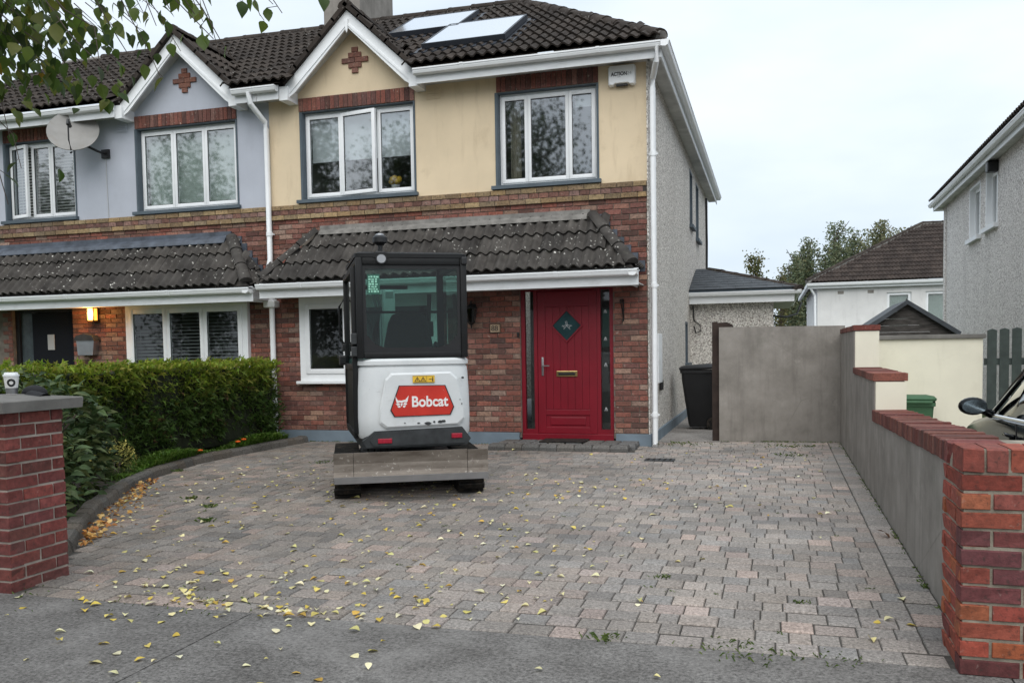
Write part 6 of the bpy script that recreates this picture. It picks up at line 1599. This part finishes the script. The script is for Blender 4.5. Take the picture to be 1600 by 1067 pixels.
# ------------------------------------------------------------------ birch overhanging from the left, trunk outside the frame
BT = thing('birch_tree', (-4.3, 1.9, -.02), 'birch branches with green leaves hanging in at the upper left', 'tree')
b = MB(); b.tube([(-4.3, 1.9, -.1), (-4.28, 1.92, 1.2), (-4.2, 1.95, 2.6), (-4.1, 2.0, 4.2), (-4.0, 2.0, 6.0)], [.14, .12, .10, .07, .03], 12); b.build('trunk', 'bark', BT, smooth=60)
TIPS = [(-1.3, 2.21, 2.29), (-1.5, 2.49, 2.44), (-1.45, 2.33, 2.34), (-1.67, 2.54, 2.25), (-1.73, 2.56, 2.32), (-1.43, 2.06, 2.18), (-1.45, 2.01, 2.23), (-2.03, 2.75, 2.44), (-1.74, 2.23, 2.31), (-1.79, 2.21, 2.2), (-2.01, 2.42, 2.19), (-2.21, 2.14, 1.81), (-2.63, 2.57, 2.14), (-2.88, 2.78, 2.34), (-2.07, 2.67, 2.31), (-2.06, 2.6, 2.5), (-1.55, 2.06, 2.28), (-1.72, 2.68, 2.55), (-2.57, 2.53, 2.01), (-1.73, 2.03, 2.11), (-1.96, 2.78, 2.54)]
tw = MB(); its = []
GRN = [(.065, .11, .018), (.09, .145, .024), (.045, .08, .016), (.12, .17, .03), (.055, .085, .022), (.15, .17, .035)]
def hang_leaf(p, l, c=None, back=0):
    az = random.uniform(0, 6.283); dn = random.uniform(-1.9, -.7)
    its.append((Matrix.Translation(p) @ Matrix.Rotation(az, 4, 'Z') @ Matrix.Rotation(dn, 4, 'X') @ Matrix.Rotation(random.gauss(0, .8), 4, 'Y') @ Matrix.Diagonal((l, l, l, 1)), jit(c or random.choice(GRN), .25)))
for tx, ty, tz in TIPS:
    s = Vector((tx-random.uniform(.35, .75), ty-random.uniform(-.15, .2), tz+random.uniform(.35, .6))); e = Vector((tx, ty, tz)); pts = []
    for k in range(8):
        t = k/7; pts.append(s.lerp(e, t)+Vector((0, 0, .12*math.sin(math.pi*t)))+Vector((random.gauss(0, .008),)*3))
    tw.tube(pts, [.004-.0028*k/7 for k in range(8)], 5)
    for k in range(1, 8):
        if pts[k].z < 2.16 and pts[k].x > -2.1: continue
        for j in range(random.choice((1, 1, 2))):
            p = pts[k].lerp(pts[max(0, k-1)], random.random()); q = p+Vector((random.gauss(0, .014), random.gauss(0, .014), -.012)); tw.tube([p, q], .0011, 3); hang_leaf(q, random.uniform(.036, .062))
for cx, cy, cz, r1, r2, r3, n in ((-2.78, 2.55, 2.60, .38, .42, .17, 820), (-2.66, 2.5, 2.47, .20, .36, .10, 120), (-2.95, 2.45, 2.32, .12, .25, .18, 110), (-2.25, 2.6, 2.64, .35, .38, .08, 50), (-1.75, 2.55, 2.62, .4, .4, .06, 26)):
    for k in range(n):
        v = Vector([max(-.85, min(.85, random.gauss(0, .45))) for _ in range(3)]); p = Vector((cx+v.x*r1*1.3, cy+v.y*r2*1.3, cz+v.z*r3*1.6))
        if p.x > -1.2 or (p.x > -2.0 and p.z < 2.5): continue
        hang_leaf(p, random.uniform(.040, .068), (.32, .22, .03) if random.random() < .012 else None)
        if k % 4 == 0: tw.tube([p+Vector((-.12, random.gauss(0, .04), .10)), p], [.0025, .001], 4)
for k in range(1600):                                # the rest of the crown, up and to the left of the picture
    v = Vector((random.gauss(0, .5), random.gauss(0, .5), random.gauss(0, .5))); p = Vector((-3.7+v.x*1.1, 1.9+v.y*1.4, 4.1+v.z*1.5))
    hang_leaf(p, random.uniform(.045, .07))
for e in ((-2.6, 2.5, 2.85), (-2.0, 2.6, 2.82), (-2.9, 2.3, 2.6), (-3.6, 1.2, 3.6), (-3.2, 2.9, 3.8), (-1.9, 2.2, 2.75)):
    tw.tube([(-4.16, 1.97, 2.9), (-3.6, 2.1+.1*(e[1]-2.1), 3.15), tuple(Vector(e))], [.03, .016, .005], 7)
tw.build('branch', 'twig', BT)
Pm = cam.matrix_world.inverted()
def inview(it):
    q = Pm @ it[0].translation
    if q.z > -.1: return 1e3
    u = 800+1366.5*q.x/-q.z; v = 619.6-1366.5*q.y/-q.z
    return -q.z if -30 < u < 1630 and -30 < v < 1100 else 500-q.z
pieces('leaf', BT, BIRCH, its, 300, 'crown', key=inview)

# ------------------------------------------------------------------ background trees and those across the road (seen in the panes)
QL = MB(); QL.add([(-.5, -.35, 0), (.35, -.5, .1), (.5, .35, 0), (-.3, .5, -.1)], [(0, 1, 2), (0, 2, 3)]); QL = QL.mesh('leaf_clump', 'leaf', fixn=False)
def far_tree(name, x, y, z0, z1, r, n, size, cols, label, group, taper=.5, base=.15, trunkr=.15, upright=False):
    t_ = thing(name, (x, y, z0), label, 'tree', group); b = MB()
    b.tube([(x, y, z0), (x+.1, y, z0+(z1-z0)*.5), (x, y, z1-.5)], [trunkr, trunkr*.6, .03], 8)
    limbs = []
    for k in range(26):
        h = base+(.93-base)*random.random(); a = random.uniform(0, 6.28); rr = r*(1-taper*h)*random.uniform(.25, .95); zz = z0+(z1-z0)*h
        e = Vector((x+rr*math.cos(a), y+rr*math.sin(a), zz+rr*random.uniform(.5, 1.5))); limbs.append((Vector((x, y, zz-.3)), e)); b.tube([(x, y, zz-.3), tuple(e)], [trunkr*.35, .02], 5)
    b.build('trunk', 'bark', t_); c = MB(); VV = [v.co.copy() for v in QL.vertices]; FF = [tuple(p.vertices) for p in QL.polygons]
    shoots = [(random.gauss(0, .48), random.gauss(0, .48), random.uniform(.68, 1.0)) for _ in range(30)]
    for k in range(n if upright else 0):
        a_, b_, top_ = random.choice(shoots); t2 = base+(top_-base)*random.random()**.85; wd = r*(1-.55*t2)*(1.0 if t2 < .8 else 1.0-(t2-.8)*2.2)
        p = Vector((x+a_*wd*1.1+random.gauss(0, r*.11), y+b_*wd*1.1+random.gauss(0, r*.11), z0+(z1-z0)*t2))
        l = size*random.uniform(.5, 1.3); c.cur = jit(random.choice(cols), .35); c.add(VV, FF, TRS(p, (random.random()*6, random.random()*6, random.random()*6), (l*.6, l, l)))
    for k in range(0 if upright else n):
        s, e = random.choice(limbs); t2 = random.random()**.6; ctr = s.lerp(e, t2); sp = r*.27*(1.2-.4*t2)
        p = ctr+Vector((random.gauss(0, sp), random.gauss(0, sp), random.gauss(0, sp*1.1)))
        if p.z < z0+(z1-z0)*base*.6: continue
        l = size*random.uniform(.5, 1.2); c.cur = jit(random.choice(cols), .35); c.add(VV, FF, TRS(p, (random.random()*6, random.random()*6, random.random()*6), (l, l, l)))
    c.build('crown', 'leaf', t_, fixn=False)
GG = [(.18, .22, .13), (.15, .19, .11), (.21, .24, .14), (.23, .24, .13)]  # far leaf colours lightened, the haze of distance is put into them
for k, (x, z1, r, lab) in enumerate(((1.9, 9.0, 1.5, 'leftmost and lowest of the far green trees behind the roofs'), (2.9, 10.4, 1.5, 'second far green tree from the left behind the roofs'), (4.9, 11.4, 1.5, 'tallest far green tree behind the brown hipped roof'), (6.6, 11.0, 1.5, 'far green tree just right of the tallest one'), (8.3, 11.2, 1.6, 'far olive tree above the slope of the brown roof'), (10.0, 10.8, 1.6, 'rightmost far tree with thin yellowish top'))):
    far_tree('tall_tree', x, 75+k % 2*2, 0, z1, r*1.25, 11000, .17, GG if k < 4 else [(.20, .21, .11), (.17, .185, .095), (.23, .22, .12)], lab, 'far trees behind the roofs', .35, .2, .12, True)
far_tree('small_tree', -1.1, 70, 0, 8.5, 1.1, 1500, .15, [(.13, .14, .05), (.17, .16, .06), (.09, .11, .04)], 'small yellowish tree above the slate roofed extension', None, .4, .3, .1)
far_tree('small_tree', .7, 72, 0, 7.4, 1.0, 1000, .15, [(.13, .14, .05), (.15, .14, .06)], 'low sparse shrubby tree between the extension and tall trees', None, .4, .3, .1)
DK = [(.03, .05, .018), (.04, .065, .02), (.05, .075, .025), (.025, .04, .015)]
for k, (x, y, z1, r) in enumerate(((-9.6, -9, 11.2, 3.3), (-14.6, -9.5, 9.8, 2.4), (-18.5, -9, 10.5, 2.8), (-25, -10, 10.0, 3), (-3.2, -12, 8.2, 2.2), (5, -11, 9.5, 2.6), (-12, -14, 8, 3), (-31, -9, 9.0, 3))):
    far_tree('street_tree', x, y, -.1, z1, r*1.05, 15000, .12, DK, 'dark leafy street tree across the road behind the viewer', 'trees across the road', .45, .14, .2)
